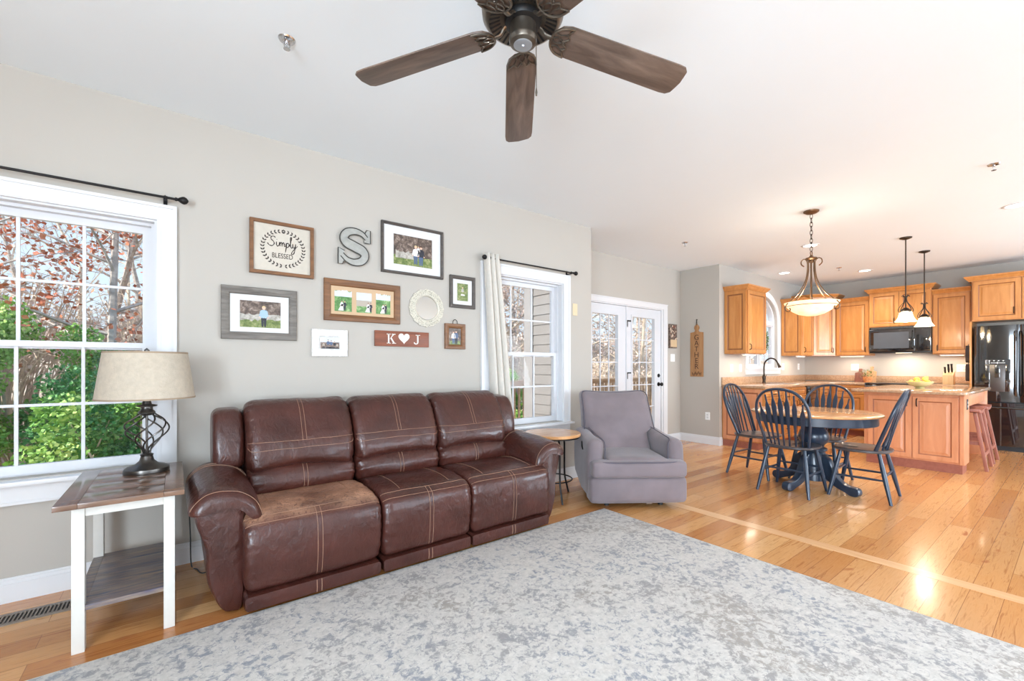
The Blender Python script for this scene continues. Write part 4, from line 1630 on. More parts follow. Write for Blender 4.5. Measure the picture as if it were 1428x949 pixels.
# wall plates
def plate(name, label, cat, T, w, h, mat=M_PLATE, kind='switch', n=1, group=None):
    o = thing(name, label, cat, (0, 0, 0), group=group)
    loc = T.to_translation()
    o.location = loc
    OFF[o] = loc
    m = M(T)
    m.rings(w, h, [(0, 0), (0, .004), (.003, .006)])
    part('cover_plate', m, mat, o, smooth=False)
    m = M(T)
    for i in range(n):
        cx = w * (i + .5) / n
        if kind == 'switch':
            m.box(cx - .016, cx + .016, -.009, -.0055, h * .5 - .032, h * .5 + .032)
        else:
            for dz in (-.02, .02):
                m.box(cx - .015, cx + .015, -.008, -.0055, h * .5 + dz - .013, h * .5 + dz + .013)
    part('rocker' if kind == 'switch' else 'socket', m, mat if kind == 'switch' else plain('socket_grey', srgb(214, 214, 212), .4), o, smooth=False, weld=False)
    return o
TL = lambda x, z: frame_T((x, YL, z), (1, 0, 0), (0, -1, 0))
TD = lambda x, z: frame_T((x, YD, z), (1, 0, 0), (0, -1, 0))
TN = lambda y, z: frame_T((XN, y, z), (0, -1, 0), (-1, 0, 0))
TK = lambda y, z: frame_T((X1, y, z), (0, -1, 0), (-1, 0, 0))
plate('wall_control', 'small beige wall control panel at the corner right of the curtained window', 'control panel', TL(3.425, 1.765), .07, .13, M_BEIGE)
plate('light_switch', 'white double light switch under the small canvas beside the glass doors', 'light switch', TD(6.30, 1.285), .115, .12, n=2)
plate('wall_outlet', 'white outlet low on the wall below the GATHER board', 'outlet', TN(3.60, .375), .075, .118, kind='outlet')

# small canvas and the GATHER board
cv = thing('canvas_print', 'small dark canvas with autumn leaves and a pale block beside the glass doors', 'picture', (6.335, YD, 1.505), world=True)
part('canvas', M().box(6.235, 6.44, YD - .03, YD - .001, 1.50, 1.885), P_WOODS, cv, bevel=.002)
m = M().box(6.255, 6.43, YD - .0315, YD - .030, 1.52, 1.635)
part('pale_block', m, plain('pale_print_block', srgb(206, 178, 140), .6), cv, smooth=False)
m = M()
rnd = random.Random(3)
for i in range(46):
    x, z, r = 6.25 + .18 * rnd.random(), 1.64 + .22 * rnd.random(), .006 + .01 * rnd.random()
    m.m = rnd.choice((0, 1, 2))
    m.add([(x + r * math.cos(q * PI / 3), YD - .0312 - .00001 * i, z + r * math.sin(q * PI / 3)) for q in range(6)], [tuple(range(6))])
part('printed_leaves', m, [plain('rust_print', srgb(126, 62, 40), .6), plain('cream_print', srgb(220, 200, 176), .6), plain('umber_print', srgb(80, 46, 34), .6)], cv, smooth=False, weld=False)

T = TN(3.845, 1.045)
gb = thing('hanging_board', 'tall wooden paddle board with the vertical word GATHER on the nook wall', 'wall sign', T.to_translation())
OFF[gb] = T.to_translation()
bw, bh = .215, .70
out = [(0, 0), (bw, 0), (bw, bh), (bw * .68, bh + .012), (bw * .62, bh + .03), (bw * .70, bh + .07), (bw * .66, bh + .105), (bw * .56, bh + .12), (bw * .56, bh + .135), (bw * .44, bh + .135), (bw * .44, bh + .12), (bw * .34, bh + .105), (bw * .30, bh + .07), (bw * .38, bh + .03), (bw * .32, bh + .012), (0, bh)]
m = M(T)
m.prism(out, lambda a, b: (a, -.001, b), lambda a, b: (a, -.018, b))
part('board', m, wood('board_wood', srgb(150, 106, 66), srgb(184, 138, 92), 'z', .5, scale=8), gb, bevel=.002)
m = M(T)
for i, ch in enumerate('GATHER'):
    text_into(m, ch, .115, .002, lambda a, b, d, i=i: (bw / 2 + a, -.0182 + d, bh - .115 - i * .092 + b))
LM = spline([(.03, .07, 0), (.06, .035, 0), (.09, .075, 0), (.11, .04, 0), (.14, .08, 0), (.165, .045, 0), (.19, .07, 0)], 6)
m.tube([(p.x, -.0185, p.y) for p in LM], .004, 6)
m.tube([(p.x, -.0185, p.y - .022) for p in LM], .003, 6)
part('lettering', m, plain('burnt_lettering', srgb(72, 44, 28), .7), gb, smooth=False, weld=False)
m = M(T)
m.tube(spline([(bw * .47, -.012, bh + .10), (bw * .49, -.02, bh + .16), (bw * .5, -.014, bh + .20), (bw * .53, -.02, bh + .16), (bw * .53, -.012, bh + .10)], 5), .004, 6)
m.box(bw * .5 - .006, bw * .5 + .006, -.02, 0, bh + .195, bh + .21)
part('hanging_cord', m, M_BRONZE, gb)

# ---- ceiling fan
M_FAN = plain('brushed_pewter_bronze', srgb(112, 104, 94), .3, .85, var=.15, vscale=20)
FC = (1.0, 1.238)
fan = thing('ceiling_fan', 'dark bronze ceiling fan with five walnut blades at the top of the room', 'ceiling fan', (FC[0], FC[1], H))
zb = 2.40 - H
m = M().lathe([(0, 0), (.07, 0), (.068, -.03), (.05, -.055), (.018, -.065), (0, -.065)], 28)
part('canopy', m, M_FAN, fan)
part('downrod', M().tube([(0, 0, -.05), (0, 0, -.16)], .013, 12), M_FAN, fan)
m = M().lathe([(0, -.15), (.05, -.155), (.105, -.18), (.142, -.215), (.151, -.25), (.147, -.285), (.134, -.302), (.124, -.307), (.078, -.292), (.06, -.288), (0, -.288)], 48)
ho = part('motor_housing', m, M_FAN, fan)
m = M()
for i in range(36):                           # cooling vents round the underside
    a = 2 * PI * i / 36
    ca, sa = math.cos(a), math.sin(a)
    m.hexa([(ca * r - sa * w, sa * r + ca * w, z) for r, w, z in ((.084, -.0026, -.2955), (.122, -.0042, -.3075), (.122, .0042, -.3075), (.084, .0026, -.2955))],
           [(ca * r - sa * w, sa * r + ca * w, z) for r, w, z in ((.084, -.0026, -.285), (.122, -.0042, -.295), (.122, .0042, -.295), (.084, .0026, -.285))])
part('vent_slots', m, M_MATTEBLACK, ho, smooth=False, weld=False)
m = M().lathe([(0, -.28), (.066, -.28), (.068, -.30), (.064, -.312), (.05, -.316), (0, -.316)], 32)
part('flywheel', m, M_MATTEBLACK, fan)
m = M().lathe([(0, -.305), (.046, -.305), (.047, -.315), (.047, -.355), (.050, -.36), (.051, -.37), (.047, -.382), (.036, -.387), (.006, -.389), (.004, -.392), (0, -.392)], 32)
part('switch_cup', m, M_FAN, fan)
m = M().lathe([(0, -.3935), (.004, -.3935), (.006, -.3895), (.030, -.3892), (.034, -.3875), (0, -.386)], 28)
part('bottom_cap', m, plain('pale_steel_cap', srgb(170, 176, 182), .3, .5), fan)
WALBL = wood('walnut_blade', srgb(70, 56, 48), srgb(124, 106, 94), 'x', .4, scale=9, stretch=7)
r0, r1 = .122, .688
for i in range(5):
    A = .943 + i * 2 * PI / 5
    T = Matrix.Rotation(A, 4, 'Z') @ Matrix.Translation((0, 0, zb + .05)) @ Matrix.Rotation(math.radians(-11), 4, 'X') @ Matrix.Rotation(math.radians(5.2), 4, 'Y')
    out = [(r0 + .018, -.052), (r0 + .05, -.062), (r1 - .05, -.069), (r1 - .02, -.066), (r1 - .004, -.052), (r1, -.03), (r1 + .004, 0), (r1, .03), (r1 - .004, .052), (r1 - .02, .066), (r1 - .05, .069), (r0 + .05, .062), (r0 + .018, .052), (r0, .03), (r0 - .005, 0), (r0, -.03)]
    m = M()
    m.prism(out, lambda a, b: (a, b, -.003), lambda a, b: (a, b, .003))
    bl = bpy.data.objects.new('blade', build('blade', m, WALBL, None, bevel=.0012))
    COL.objects.link(bl)
    bl.parent = fan
    bl.matrix_local = T
    m = M()
    # ornate bracket under the blade root: outer horseshoe, scallops and scrolls
    horse = spline([(r0 + .062, -.058, -.007), (r0 + .025, -.052, -.007), (r0 - .002, -.03, -.007), (r0 - .010, 0, -.007), (r0 - .002, .03, -.007), (r0 + .025, .052, -.007), (r0 + .062, .058, -.007)], 6)
    m.tube(horse, .0045, 6)
    sc = spline([(r0 + .062, -.058, -.007), (r0 + .047, -.034, -.007), (r0 + .057, -.018, -.007), (r0 + .036, 0, -.007), (r0 + .057, .018, -.007), (r0 + .047, .034, -.007), (r0 + .062, .058, -.007)], 6)
    m.tube(sc, .003, 6)
    for q in (-1, 1):
        m.tube(spline([(r0 - .008, 0, -.007), (r0 + .012, q * .012, -.007), (r0 + .03, q * .006, -.007), (r0 + .036, q * .0, -.007)], 5), .0028, 5)
        m.tube(spline([(r0 + .0, q * .028, -.007), (r0 + .02, q * .022, -.007), (r0 + .047, q * .034, -.007)], 5), .0028, 5)
    m.tube(spline([(r0 - .008, 0, -.006), (r0 - .035, 0, -.004), (.072, 0, .012), (.055, 0, .02)], 6), .009, 8, flat=.6)
    for q in (-.03, 0, .03):
        m.lathe([(0, -.012), (.005, -.010), (.006, -.006), (0, -.004)], 8, (r0 + .045, q, 0))
    bi = bpy.data.objects.new('blade_bracket', build('blade_bracket', m, M_FAN, None))
    COL.objects.link(bi)
    bi.parent = bl
m = M().tube([(.040, -.027, -.34), (.0405, -.0275, -.555)], .0016, 5)
m.lathe([(0, -.012), (.003, -.012), (.0045, 0), (.002, .016), (0, .016)], 10, (.0405, -.0275, -.557))
pc = part('pull_chain', m, M_FAN, fan)

# ---- sprinkler heads and recessed lights in the ceiling
def sprinkler(label, x, y):
    t = thing('sprinkler_head', label, 'fire sprinkler', (x, y, H))
    part('escutcheon', M().lathe([(0, 0), (.038, 0), (.034, -.006), (.018, -.01), (0, -.01)], 24), M_CHROME, t)
    m = M().lathe([(0, -.008), (.009, -.008), (.009, -.02), (.004, -.024), (.004, -.04), (0, -.04)], 12)
    for q in (-1, 1):
        m.tube(spline([(q * .008, 0, -.012), (q * .014, 0, -.026), (q * .004, 0, -.044)], 5), .0025, 6)
    m.lathe([(0, -.044), (.015, -.044), (.015, -.047), (0, -.047)], 14)
    part('deflector', m, M_CHROME, t)
sprinkler('chrome ceiling sprinkler head above the sofa, nearest the left wall', .419, 2.305)
sprinkler('chrome ceiling sprinkler head on the bare ceiling at the right edge', 5.0, .418)
sprinkler('chrome ceiling sprinkler head near the glass doors', 5.09, 3.055)
sprinkler('chrome ceiling sprinkler head deep in the kitchen behind the bowl chandelier', 8.33, 2.352)
EM = plain('lit_lens', srgb(255, 250, 240), .4, emit=6.0)
def downlight(label, x, y, p):
    t = thing('recessed_light', label, 'ceiling light', (x, y, H))
    part('trim_ring', M().lathe([(.098, 0), (.098, -.004), (.078, -.007), (.072, .0)], 32, closed=True), M_TRIM, t)
    part('lens', M().lathe([(0, -.001), (.073, -.001), (.073, -.003), (0, -.003)], 28), EM, t)
    l = bpy.data.lights.new('recessed_lamp', 'SPOT')
    l.energy, l.spot_size, l.spot_blend, l.shadow_soft_size, l.color = p, 2.4, .8, .07, (1, .97, .93)
    o = bpy.data.objects.new('recessed_lamp', l)
    o.location = (0, 0, -.012)
    o.parent = t
    COL.objects.link(o)
downlight('round recessed ceiling light directly behind the chandelier chain', 6.496, 2.142, 85)
downlight('round recessed ceiling light above the arched kitchen window', 8.075, 3.04, 60)
downlight('round recessed ceiling light between chandelier and pendants', 8.917, 2.167, 95)
downlight('round recessed ceiling light cut by the right edge of the view', 6.453, .39, 45)

# ================================================================== DINING
TX, TY = 5.12, 1.66
dt = thing('dining_table', 'round pedestal dining table with honey wood top and navy blue base', 'table', (TX, TY, 0))
m = M().lathe([(0, .735), (.535, .735), (.552, .740), (.556, .748), (.552, .757), (.54, .762), (0, .762)], 64)
part('tabletop', m, M_OAKTOP, dt)
m = M().lathe([(.47, .655), (.508, .655), (.512, .66), (.512, .7349), (.47, .7349)], 64, closed=True)
part('apron', m, M_NAVY, dt)
m = M().lathe([(0, .734), (.16, .734), (.16, .70), (.10, .68), (.075, .64), (.09, .60), (.12, .56), (.135, .51), (.125, .46), (.095, .43), (.085, .41), (.115, .395), (.12, .375), (.095, .36), (.105, .34), (.11, .16), (.13, .145), (.13, .08), (0, .08)], 8 * 4)
part('pedestal', m, M_NAVY, dt)
for i in range(4):
    A = math.radians(165 + 90 * i)
    T = Matrix.Rotation(A, 4, 'Z')
    m = M(T)
    prof = [(.09, .33), (.13, .325), (.165, .29), (.19, .23), (.225, .16), (.28, .105), (.34, .085), (.395, .082), (.42, .065), (.425, .03), (.405, .004), (.36, .0), (.33, .012), (.29, .028), (.23, .05), (.17, .085), (.12, .12), (.09, .13)]
    sp = spline2(prof, 3)
    m.prism(sp, lambda a, b: (a, -.032, b), lambda a, b: (a, .032, b))
    part('pedestal_foot', m, M_NAVY, dt, bevel=.006)

# arrow-back Windsor chair; local front at +y
def make_chair(label, group):
    t = thing('dining_chair', label, 'chair', (0, 0, 0), group=group)
    out = []
    for q in range(48):
        a = 2 * PI * q / 48
        ca, sa = math.cos(a), math.sin(a)
        r = 1 / ((abs(ca) / .225) ** 2.8 + (abs(sa) / .215) ** 2.8) ** (1 / 2.8)
        x, y = r * ca, r * sa
        x *= 1.0 + .06 * y / .2
        out.append((x, y))
    m = M()
    k = len(out)
    vs, fs = [], []
    lay = [(.93, .428), (1.0, .438), (1.0, .452), (.97, .458), (.8, .456), (.5, .449), (.2, .447)]
    for s, z in lay:
        for (x, y) in out:
            zz = z + (.006 * (abs(x) < .05) * (y > .05) if s < .8 and z > .44 else 0)
            vs.append((x * s, y * s, zz))
    for i in range(len(lay) - 1):
        for q in range(k):
            q2 = (q + 1) % k
            fs.append((i * k + q, i * k + q2, (i + 1) * k + q2, (i + 1) * k + q))
    fs.append(tuple(range(k - 1, -1, -1)))
    fs.append(tuple((len(lay) - 1) * k + q for q in range(k)))
    m.add(vs, fs)
    part('seat', m, M_NAVYWORN, t)
    feet = {}
    for sx in (-1, 1):
        for sy in (-1, 1):
            top = Vector((sx * .155, sy * .14, .432))
            bot = Vector((sx * .222, sy * .222 - (.01 if sy < 0 else 0), 0))
            feet[sx, sy] = (top, bot)
            pts = [top.lerp(bot, q) for q in (0, .12, .3, .55, .8, 1)]
            part('leg', M().tube(pts, [.0145, .0155, .019, .019, .016, .0125], 10), M_NAVY, t)
    def at(key, z):
        a, b = feet[key]
        return a.lerp(b, (a.z - z) / a.z)
    for (p, q, z) in (((-1, -1), (-1, 1), .20), ((1, -1), (1, 1), .20), ((-1, 1), (1, 1), .235), ((-1, -1), (1, -1), .235)):
        a, b = at(p, z), at(q, z)
        part('stretcher', M().tube([a.lerp(b, w) for w in (0, .2, .5, .8, 1)], [.008, .0095, .011, .0095, .008], 8), M_NAVY, t)
    # bow of the back: leans backwards
    def backp(x, z):
        return Vector((x, -.118 - (z - .45) * .36, z))
    bow = [(-.185, .452), (-.20, .55), (-.222, .68), (-.225, .80), (-.195, .90), (-.12, .975), (0, 1.0), (.12, .975), (.195, .90), (.225, .80), (.222, .68), (.20, .55), (.185, .452)]
    part('back_bow', M().tube(spline([backp(x, z) for x, z in bow], 6), .0155, 9, flat=.85), M_NAVY, t)
    for i in range(7):
        s = (i - 3) / 3
        xb, xt = s * .135, s * .185
        zt = .995 - .13 * abs(s) ** 2.3
        zb_ = .45
        yb = lambda z, s=s: -.118 - .058 * (1 - s * s) * max(0, 1 - (z - .45) / .5) - (z - .45) * .36
        prof = [(0, .0062), (.1, .0065), (.35, .010), (.60, .0185), (.72, .0215), (.80, .015), (.86, .0068), (1, .0062)]
        m = M()
        vs, fs = [], []
        for (u, w) in prof:
            z = zb_ + (zt - zb_) * u
            x = xb + (xt - xb) * u
            y = yb(z)
            th = .0058
            vs += [(x - w, y - th, z), (x + w, y - th, z), (x + w, y + th, z), (x - w, y + th, z)]
        for q in range(len(prof) - 1):
            for w in range(4):
                w2 = (w + 1) % 4
                fs.append((q * 4 + w, q * 4 + w2, q * 4 + 4 + w2, q * 4 + 4 + w))
        fs += [(3, 2, 1, 0), tuple(len(vs) - 4 + w for w in range(4))]
        m.add(vs, fs)
        part('arrow_spindle', m, M_NAVY, t, bevel=.0015)
    return t
G = 'navy chairs around the round table'
ch = make_chair('navy arrow-back dining chair nearest the camera, its back turned to us', G)
ch.location = (4.785, 1.735, 0)
ch.rotation_euler = (0, 0, -PI / 2)
dup(ch, (5.205, 2.235, 0), PI - .05, 'navy arrow-back dining chair on the side of the table next to the nook wall', G)
dup(ch, (5.14, 1.26, 0), .06, 'navy arrow-back dining chair standing apart at the right side of the table', G)
dup(ch, (5.50, 1.72, 0), PI / 2, 'navy arrow-back dining chair on the far side of the table facing us', G)

# ---- bowl chandelier above the table
CX, CY = 5.06, 1.66
BRZ = plain('rubbed_bronze', srgb(120, 92, 68), .35, .75, var=.15, vscale=20)
ALAB, nt, n, l, p = newmat('lit_alabaster_glass')
c = ramp(nt, ntex(nt, coords(nt), 9, 4), [(.3, srgb(252, 236, 206)), (.7, srgb(255, 250, 238))])
l.new(c, p.inputs['Base Color'])
l.new(c, p.inputs['Emission Color'])
p.inputs['Emission Strength'].default_value = .42
p.inputs['Roughness'].default_value = .3
tl = n.new('ShaderNodeBsdfTranslucent')
l.new(c, tl.inputs['Color'])
ms = n.new('ShaderNodeMixShader')
ms.inputs[0].default_value = .55
l.new(p.outputs[0], ms.inputs[1])
l.new(tl.outputs[0], ms.inputs[2])
l.new(ms.outputs[0], n['Material Output'].inputs[0])
cd = thing('chandelier', 'bronze bowl chandelier with lit alabaster glass hanging over the dining table', 'chandelier', (CX, CY, H))
z0 = -H
m = M().lathe([(0, 0), (.068, 0), (.066, -.012), (.045, -.026), (.012, -.034), (0, -.034)], 28)
part('canopy', m, BRZ, cd)
m = M()
zt_, zb_ = -.034, -.40
nlk = 9
for i in range(nlk):
    zc = zt_ + (zb_ - zt_) * (i + .5) / nlk
    hl = abs(zb_ - zt_) / nlk * .66
    pts = []
    for q in range(16):
        a = 2 * PI * q / 16
        w, hgt = .011 * math.cos(a), hl * math.sin(a)
        pts.append((w, 0, zc + hgt) if i % 2 else (0, w, zc + hgt))
    m.tube(pts, .003, 5, closed=True)
part('chain', m, M_BRONZE, cd)
m = M().tube([(.024 * math.cos(q * PI / 10), 0, -.425 + .024 * math.sin(q * PI / 10)) for q in range(20)], .0045, 6, closed=True)
m.lathe([(0, -.445), (.012, -.445), (.022, -.46), (.05, -.47), (.055, -.478), (.045, -.49), (.025, -.497), (.03, -.51), (.012, -.52), (0, -.52)], 24)
part('hub', m, BRZ, cd)
part('stem', M().tube([(0, 0, -.51), (0, 0, -.98)], .007, 8), BRZ, cd)
rz_ = 1.845 - H
for i in range(6):
    a = 2 * PI * i / 6 + .35
    ca, sa = math.cos(a), math.sin(a)
    pts = [(.072, -.558), (.098, -.535), (.095, -.50), (.066, -.483), (.038, -.515), (.04, -.62), (.065, -.72), (.13, -.83), (.195, -.895), (.232, -.925), (.255, -.965), (.245, -1.0), (.215, -1.005), (.205, -.985), (.215, -.972)]
    if i % 2:
        pts = [(.03, -.50), (.028, -.60), (.05, -.72), (.10, -.82), (.15, -.885), (.175, -.905)]
    part('arm', M().tube([(r * ca, r * sa, z) for r, z in [(q.x, q.y) for q in spline([(r, z, 0) for r, z in pts], 5)]], .0072, 7, flat=.7), BRZ, cd)
zr = -.915
prof = [(.236, zr), (.226, zr - .018), (.205, zr - .045), (.165, zr - .085), (.11, zr - .118), (.05, zr - .135), (0, zr - .139)]
inn = [(0, zr - .131), (.05, zr - .128), (.108, zr - .112), (.16, zr - .08), (.199, zr - .042), (.219, zr - .016), (.229, zr)]
bo = part('glass_bowl', M().lathe(prof + inn, 48), ALAB, cd, ang=50)
m = M().lathe([(.219, zr - .034), (.2215, zr - .036), (.219, zr - .040), (.212, zr - .038)], 48, closed=True)
part('rim_band', m, BRZ, cd)
lp = bpy.data.lights.new('chandelier_lamp', 'POINT')
lp.energy, lp.color, lp.shadow_soft_size = 15, (1, .88, .72), .05
o = bpy.data.objects.new('chandelier_lamp', lp)
o.location = (0, 0, -.90)
o.parent = cd
COL.objects.link(o)

# ---- two pendants over the island
PGLASS = ALAB.copy()
PGLASS.name = 'lit_pendant_glass'
PGLASS.node_tree.nodes['Principled BSDF'].inputs['Emission Strength'].default_value = .55
def pendant(label, x, y):
    t = thing('pendant_light', label, 'pendant lamp', (x, y, H), group='pendant lamps over the island')
    part('canopy', M().lathe([(0, 0), (.06, 0), (.058, -.012), (.03, -.024), (.01, -.03), (0, -.03)], 24), M_BRONZE, t)
    part('rod', M().tube([(0, 0, -.02), (0, 0, -.86)], .0065, 8), M_BRONZE, t)
    for i in range(4):
        a = PI / 4 + i * PI / 2
        pts = [(.045, -.715), (.03, -.70), (.012, -.73), (.02, -.78), (.05, -.82), (.078, -.86), (.082, -.89), (.062, -.905), (.05, -.89)]
        part('scroll', M().tube([(q.x * math.cos(a), q.x * math.sin(a), q.y) for q in spline([(r, z, 0) for r, z in pts], 5)], .0042, 6), M_BRONZE, t)
    part('cap', M().lathe([(0, -.845), (.02, -.85), (.045, -.875), (.05, -.895), (0, -.895)], 20), M_BRONZE, t)
    prof = [(.045, -.892), (.058, -.903), (.064, -.93), (.073, -.965), (.092, -.998), (.106, -1.016), (.102, -1.017), (.087, -1.0), (.068, -.965), (.059, -.93), (.053, -.908), (.04, -.897)]
    part('glass_shade', M().lathe(prof, 36, closed=True), PGLASS, t, ang=60)
    part('bulb', M().lathe([(0, -.90), (.015, -.905), (.03, -.95), (.028, -.975), (0, -.99)], 14), EM, t)
    lp = bpy.data.lights.new('pendant_lamp', 'POINT')
    lp.energy, lp.color, lp.shadow_soft_size = 16, (1, .84, .62), .04
    o = bpy.data.objects.new('pendant_lamp', lp)
    o.location = (0, 0, -1.03)
    o.parent = t
    COL.objects.link(o)
pendant('bronze rod pendant lamp over the near end of the island, left of the pair', 7.012, 1.307)
pendant('bronze rod pendant lamp over the far end of the island, right of the pair', 8.048, 1.309)

# ================================================================== KITCHEN
ZC = .925                       # counter top
DOOR_RINGS = [(0, 0), (0, .017), (.003, .020), (.052, .020), (.058, .014), (.064, .011), (.078, .012), (.098, .018)]
def cab_door(parent, origin, u, n, w, h, mats=(M_MAPLE, M_MAPLED), handle=None, name='door', flat=False):
    m = M(frame_T(origin, u, n))
    if flat or h < .2:
        m.rings(w, h, [(0, 0), (0, .017), (.003, .020), (.028, .020), (.033, .014), (.040, .014), (.05, .018)], marks=(3, 4))
    else:
        m.rings(w, h, DOOR_RINGS, marks=(3, 4))
    d = part(name, m, list(mats), parent, smooth=False)
    if handle:
        hx, hz, vert = handle
        m = M(frame_T(origin, u, n))
        if vert:
            pts = [(hx, -.02, hz - .045), (hx, -.045, hz - .03), (hx, -.047, hz), (hx, -.045, hz + .03), (hx, -.02, hz + .045)]
        else:
            pts = [(hx - .045, -.02, hz), (hx - .03, -.045, hz), (hx, -.047, hz), (hx + .03, -.045, hz), (hx + .045, -.02, hz)]
        m.tube(spline(pts, 4), .006, 7)
        part('handle', m, M_BRONZE, d)
    return d

def crown(parent, path, z, n_h=.075, out=.06, mats=M_MAPLE, close=None):
    """stepped crown moulding along a plan path [(x,y)] with outward on the left side of travel"""
    prof = [(0, 0), (.010, 0), (.012, .012), (.022, .02), (.04, .045), (.052, .055), (.056, .062), (.056, .075), (0, .075)]
    k = len(path)
    rows = []
    for i, (x, y) in enumerate(path):
        p = Vector((x, y))
        ds = []
        if i > 0:
            ds.append((p - Vector(path[i - 1])).normalized())
        if i < k - 1:
            ds.append((Vector(path[i + 1]) - p).normalized())
        ns = [Vector((-d.y, d.x)) for d in ds]
        nn = sum(ns, Vector((0, 0)))
        nn = nn / max(.2, nn.dot(ns[0]))
        rows.append([(x + nn.x * o_, y + nn.y * o_, z + h_) for o_, h_ in prof])
    m = M()
    P = len(prof)
    vs = [q for r in rows for q in r]
    fs = []
    for i in range(k - 1):
        for j in range(P):
            j2 = (j + 1) % P
            fs.append((i * P + j, i * P + j2, (i + 1) * P + j2, (i + 1) * P + j))
    fs.append(tuple(range(P)))
    fs.append(tuple((k - 1) * P + j for j in range(P)))
    m.add(vs, fs)
    # flat lid
    return part('crown_moulding', m, mats, parent, smooth=False)

YU = YL - .33                   # front of uppers on the side wall
XU = X1 - .33                   # front of uppers on the back wall
def upper(label, x0, x1, y0, y1, z0, z1, doors, crown_path, name='wall_cabinet'):
    t = thing(name, label, 'cabinet', ((x0 + x1) / 2, (y0 + y1) / 2, z0), world=True)
    part('body', M().box(x0, x1, y0, y1, z0, z1), M_MAPLE, t, smooth=False)
    for (o_, u, n_, w, h, hd) in doors:
        cab_door(t, o_, u, n_, w, h, handle=hd)
    crown(t, crown_path, z1)
    return t
ZU0, ZU1, ZT1 = 1.40, 2.355, 2.46
g = .003
# cabinet left of the window, with a panelled end towards us
xa, xb = 6.74, 7.37
t = upper('honey maple wall cabinet left of the arched window, panelled end facing us', xa, xb, YU, YL - .001, ZU0, ZU1,
          [((xa + .01, YU, ZU0 + .012), (1, 0, 0), (0, -1, 0), xb - xa - .02, ZU1 - ZU0 - .02, (.045, .09, True))], [(xb, YL - .001), (xb, YU), (xa, YU), (xa, YL - .001)][::1])
m = M(frame_T((xa, YL - .006, ZU0 + .012), (0, -1, 0), (-1, 0, 0)))
m.rings(.322, ZU1 - ZU0 - .02, [(0, 0), (0, .012), (.045, .012), (.052, .007), (.066, .007), (.085, .011)], marks=(2, 3))
part('end_panel', m, [M_MAPLE, M_MAPLED], t, smooth=False)
# cabinet right of the window
xc, xd = 8.84, 9.34
t = upper('honey maple wall cabinet between the arched window and the corner cabinet', xc, xd - .001, YU, YL - .001, ZU0, ZU1,
          [((xc + .01, YU, ZU0 + .012), (1, 0, 0), (0, -1, 0), xd - xc - .02, ZU1 - ZU0 - .02, (.045, .09, True))], [(xd - .002, YU), (xc, YU), (xc, YL - .001)])
m = M(frame_T((xc, YL - .006, ZU0 + .012), (0, -1, 0), (-1, 0, 0)))
m.rings(.322, ZU1 - ZU0 - .02, [(0, 0), (0, .012), (.045, .012), (.052, .007), (.066, .007), (.085, .011)], marks=(2, 3))
part('end_panel', m, [M_MAPLE, M_MAPLED], t, smooth=False)
# taller diagonal corner cabinet
pa, pb = Vector((xd, YU)), Vector((XU, YL - .61))
t = thing('corner_wall_cabinet', 'taller honey maple corner wall cabinet with a diagonal door behind the chandelier', 'cabinet', (9.6, 3.1, ZU0), world=True)
plan = [(xd, YL - .001), (xd, YU), (XU, YL - .61), (X1 - .001, YL - .61), (X1 - .001, YL - .001)]
m = M()
m.prism(plan, lambda a, b: (a, b, ZU0), lambda a, b: (a, b, ZT1))
part('body', m, M_MAPLE, t, smooth=False)
d = (pb - pa)
L_ = d.length
d.normalize()
nn = Vector((-abs(d.y), -abs(d.x)))
cab_door(t, (pa.x + d.x * .012, pa.y + d.y * .012, ZU0 + .012), (d.x, d.y, 0), (nn.x, nn.y, 0), L_ - .024, ZT1 - ZU0 - .02, handle=(L_ - .07, .09, True))
crown(t, [(X1 - .001, YL - .61), (XU, YL - .61), (xd, YU), (xd, YL - .001)], ZT1)
# back wall
def upper_back(label, y0, y1, z0, z1, doors, xf=XU, path=None, name='wall_cabinet'):
    ds = []
    for (a, b, hd) in doors:
        ds.append(((xf, b, z0 + .012), (0, -1, 0), (-1, 0, 0), b - a, z1 - z0 - .02, hd))
    return upper(label, xf, X1 - .001, y0, y1, z0, z1, ds, path or [(xf, y0), (xf, y1)], name)
YA, YB, YC, YE = 2.268, 1.47, 1.035, .06
upper_back('honey maple wall cabinet just left of the microwave', YA + .001, YL - .612, ZU0, ZU1, [(YA + .01, YL - .63, (.43, .09, True))])
ym = (YA + YB) / 2
upper_back('taller two-door honey maple cabinet above the microwave', YB + .001, YA - .001, 1.875, ZT1, [(ym + .003, YA - .012, (.33, .09, True)), (YB + .012, ym - .003, (.05, .09, True))], XU - .05,
           [(X1 - .001, YB), (XU - .05, YB), (XU - .05, YA), (X1 - .001, YA)])
upper_back('honey maple wall cabinet between microwave and refrigerator', YC + .001, YB - .001, ZU0, ZU1, [(YC + .012, YB - .012, (.05, .09, True))])
XF = 9.42
tf = upper_back('deep honey maple cabinet above the black refrigerator', YE, YC - .025, 1.875, 2.47, [(.53, YC - .04, (.40, .12, True)), (YE + .012, .52, (.05, .12, True))], XF,
           [(X1 - .001, YE), (XF, YE), (XF, YC - .0), (X1 - .001, YC)])
part('side_panel', M().box(XF, X1 - .001, YC - .024, YC - .001, 0, 1.8745), M_MAPLE, tf, bevel=.002)

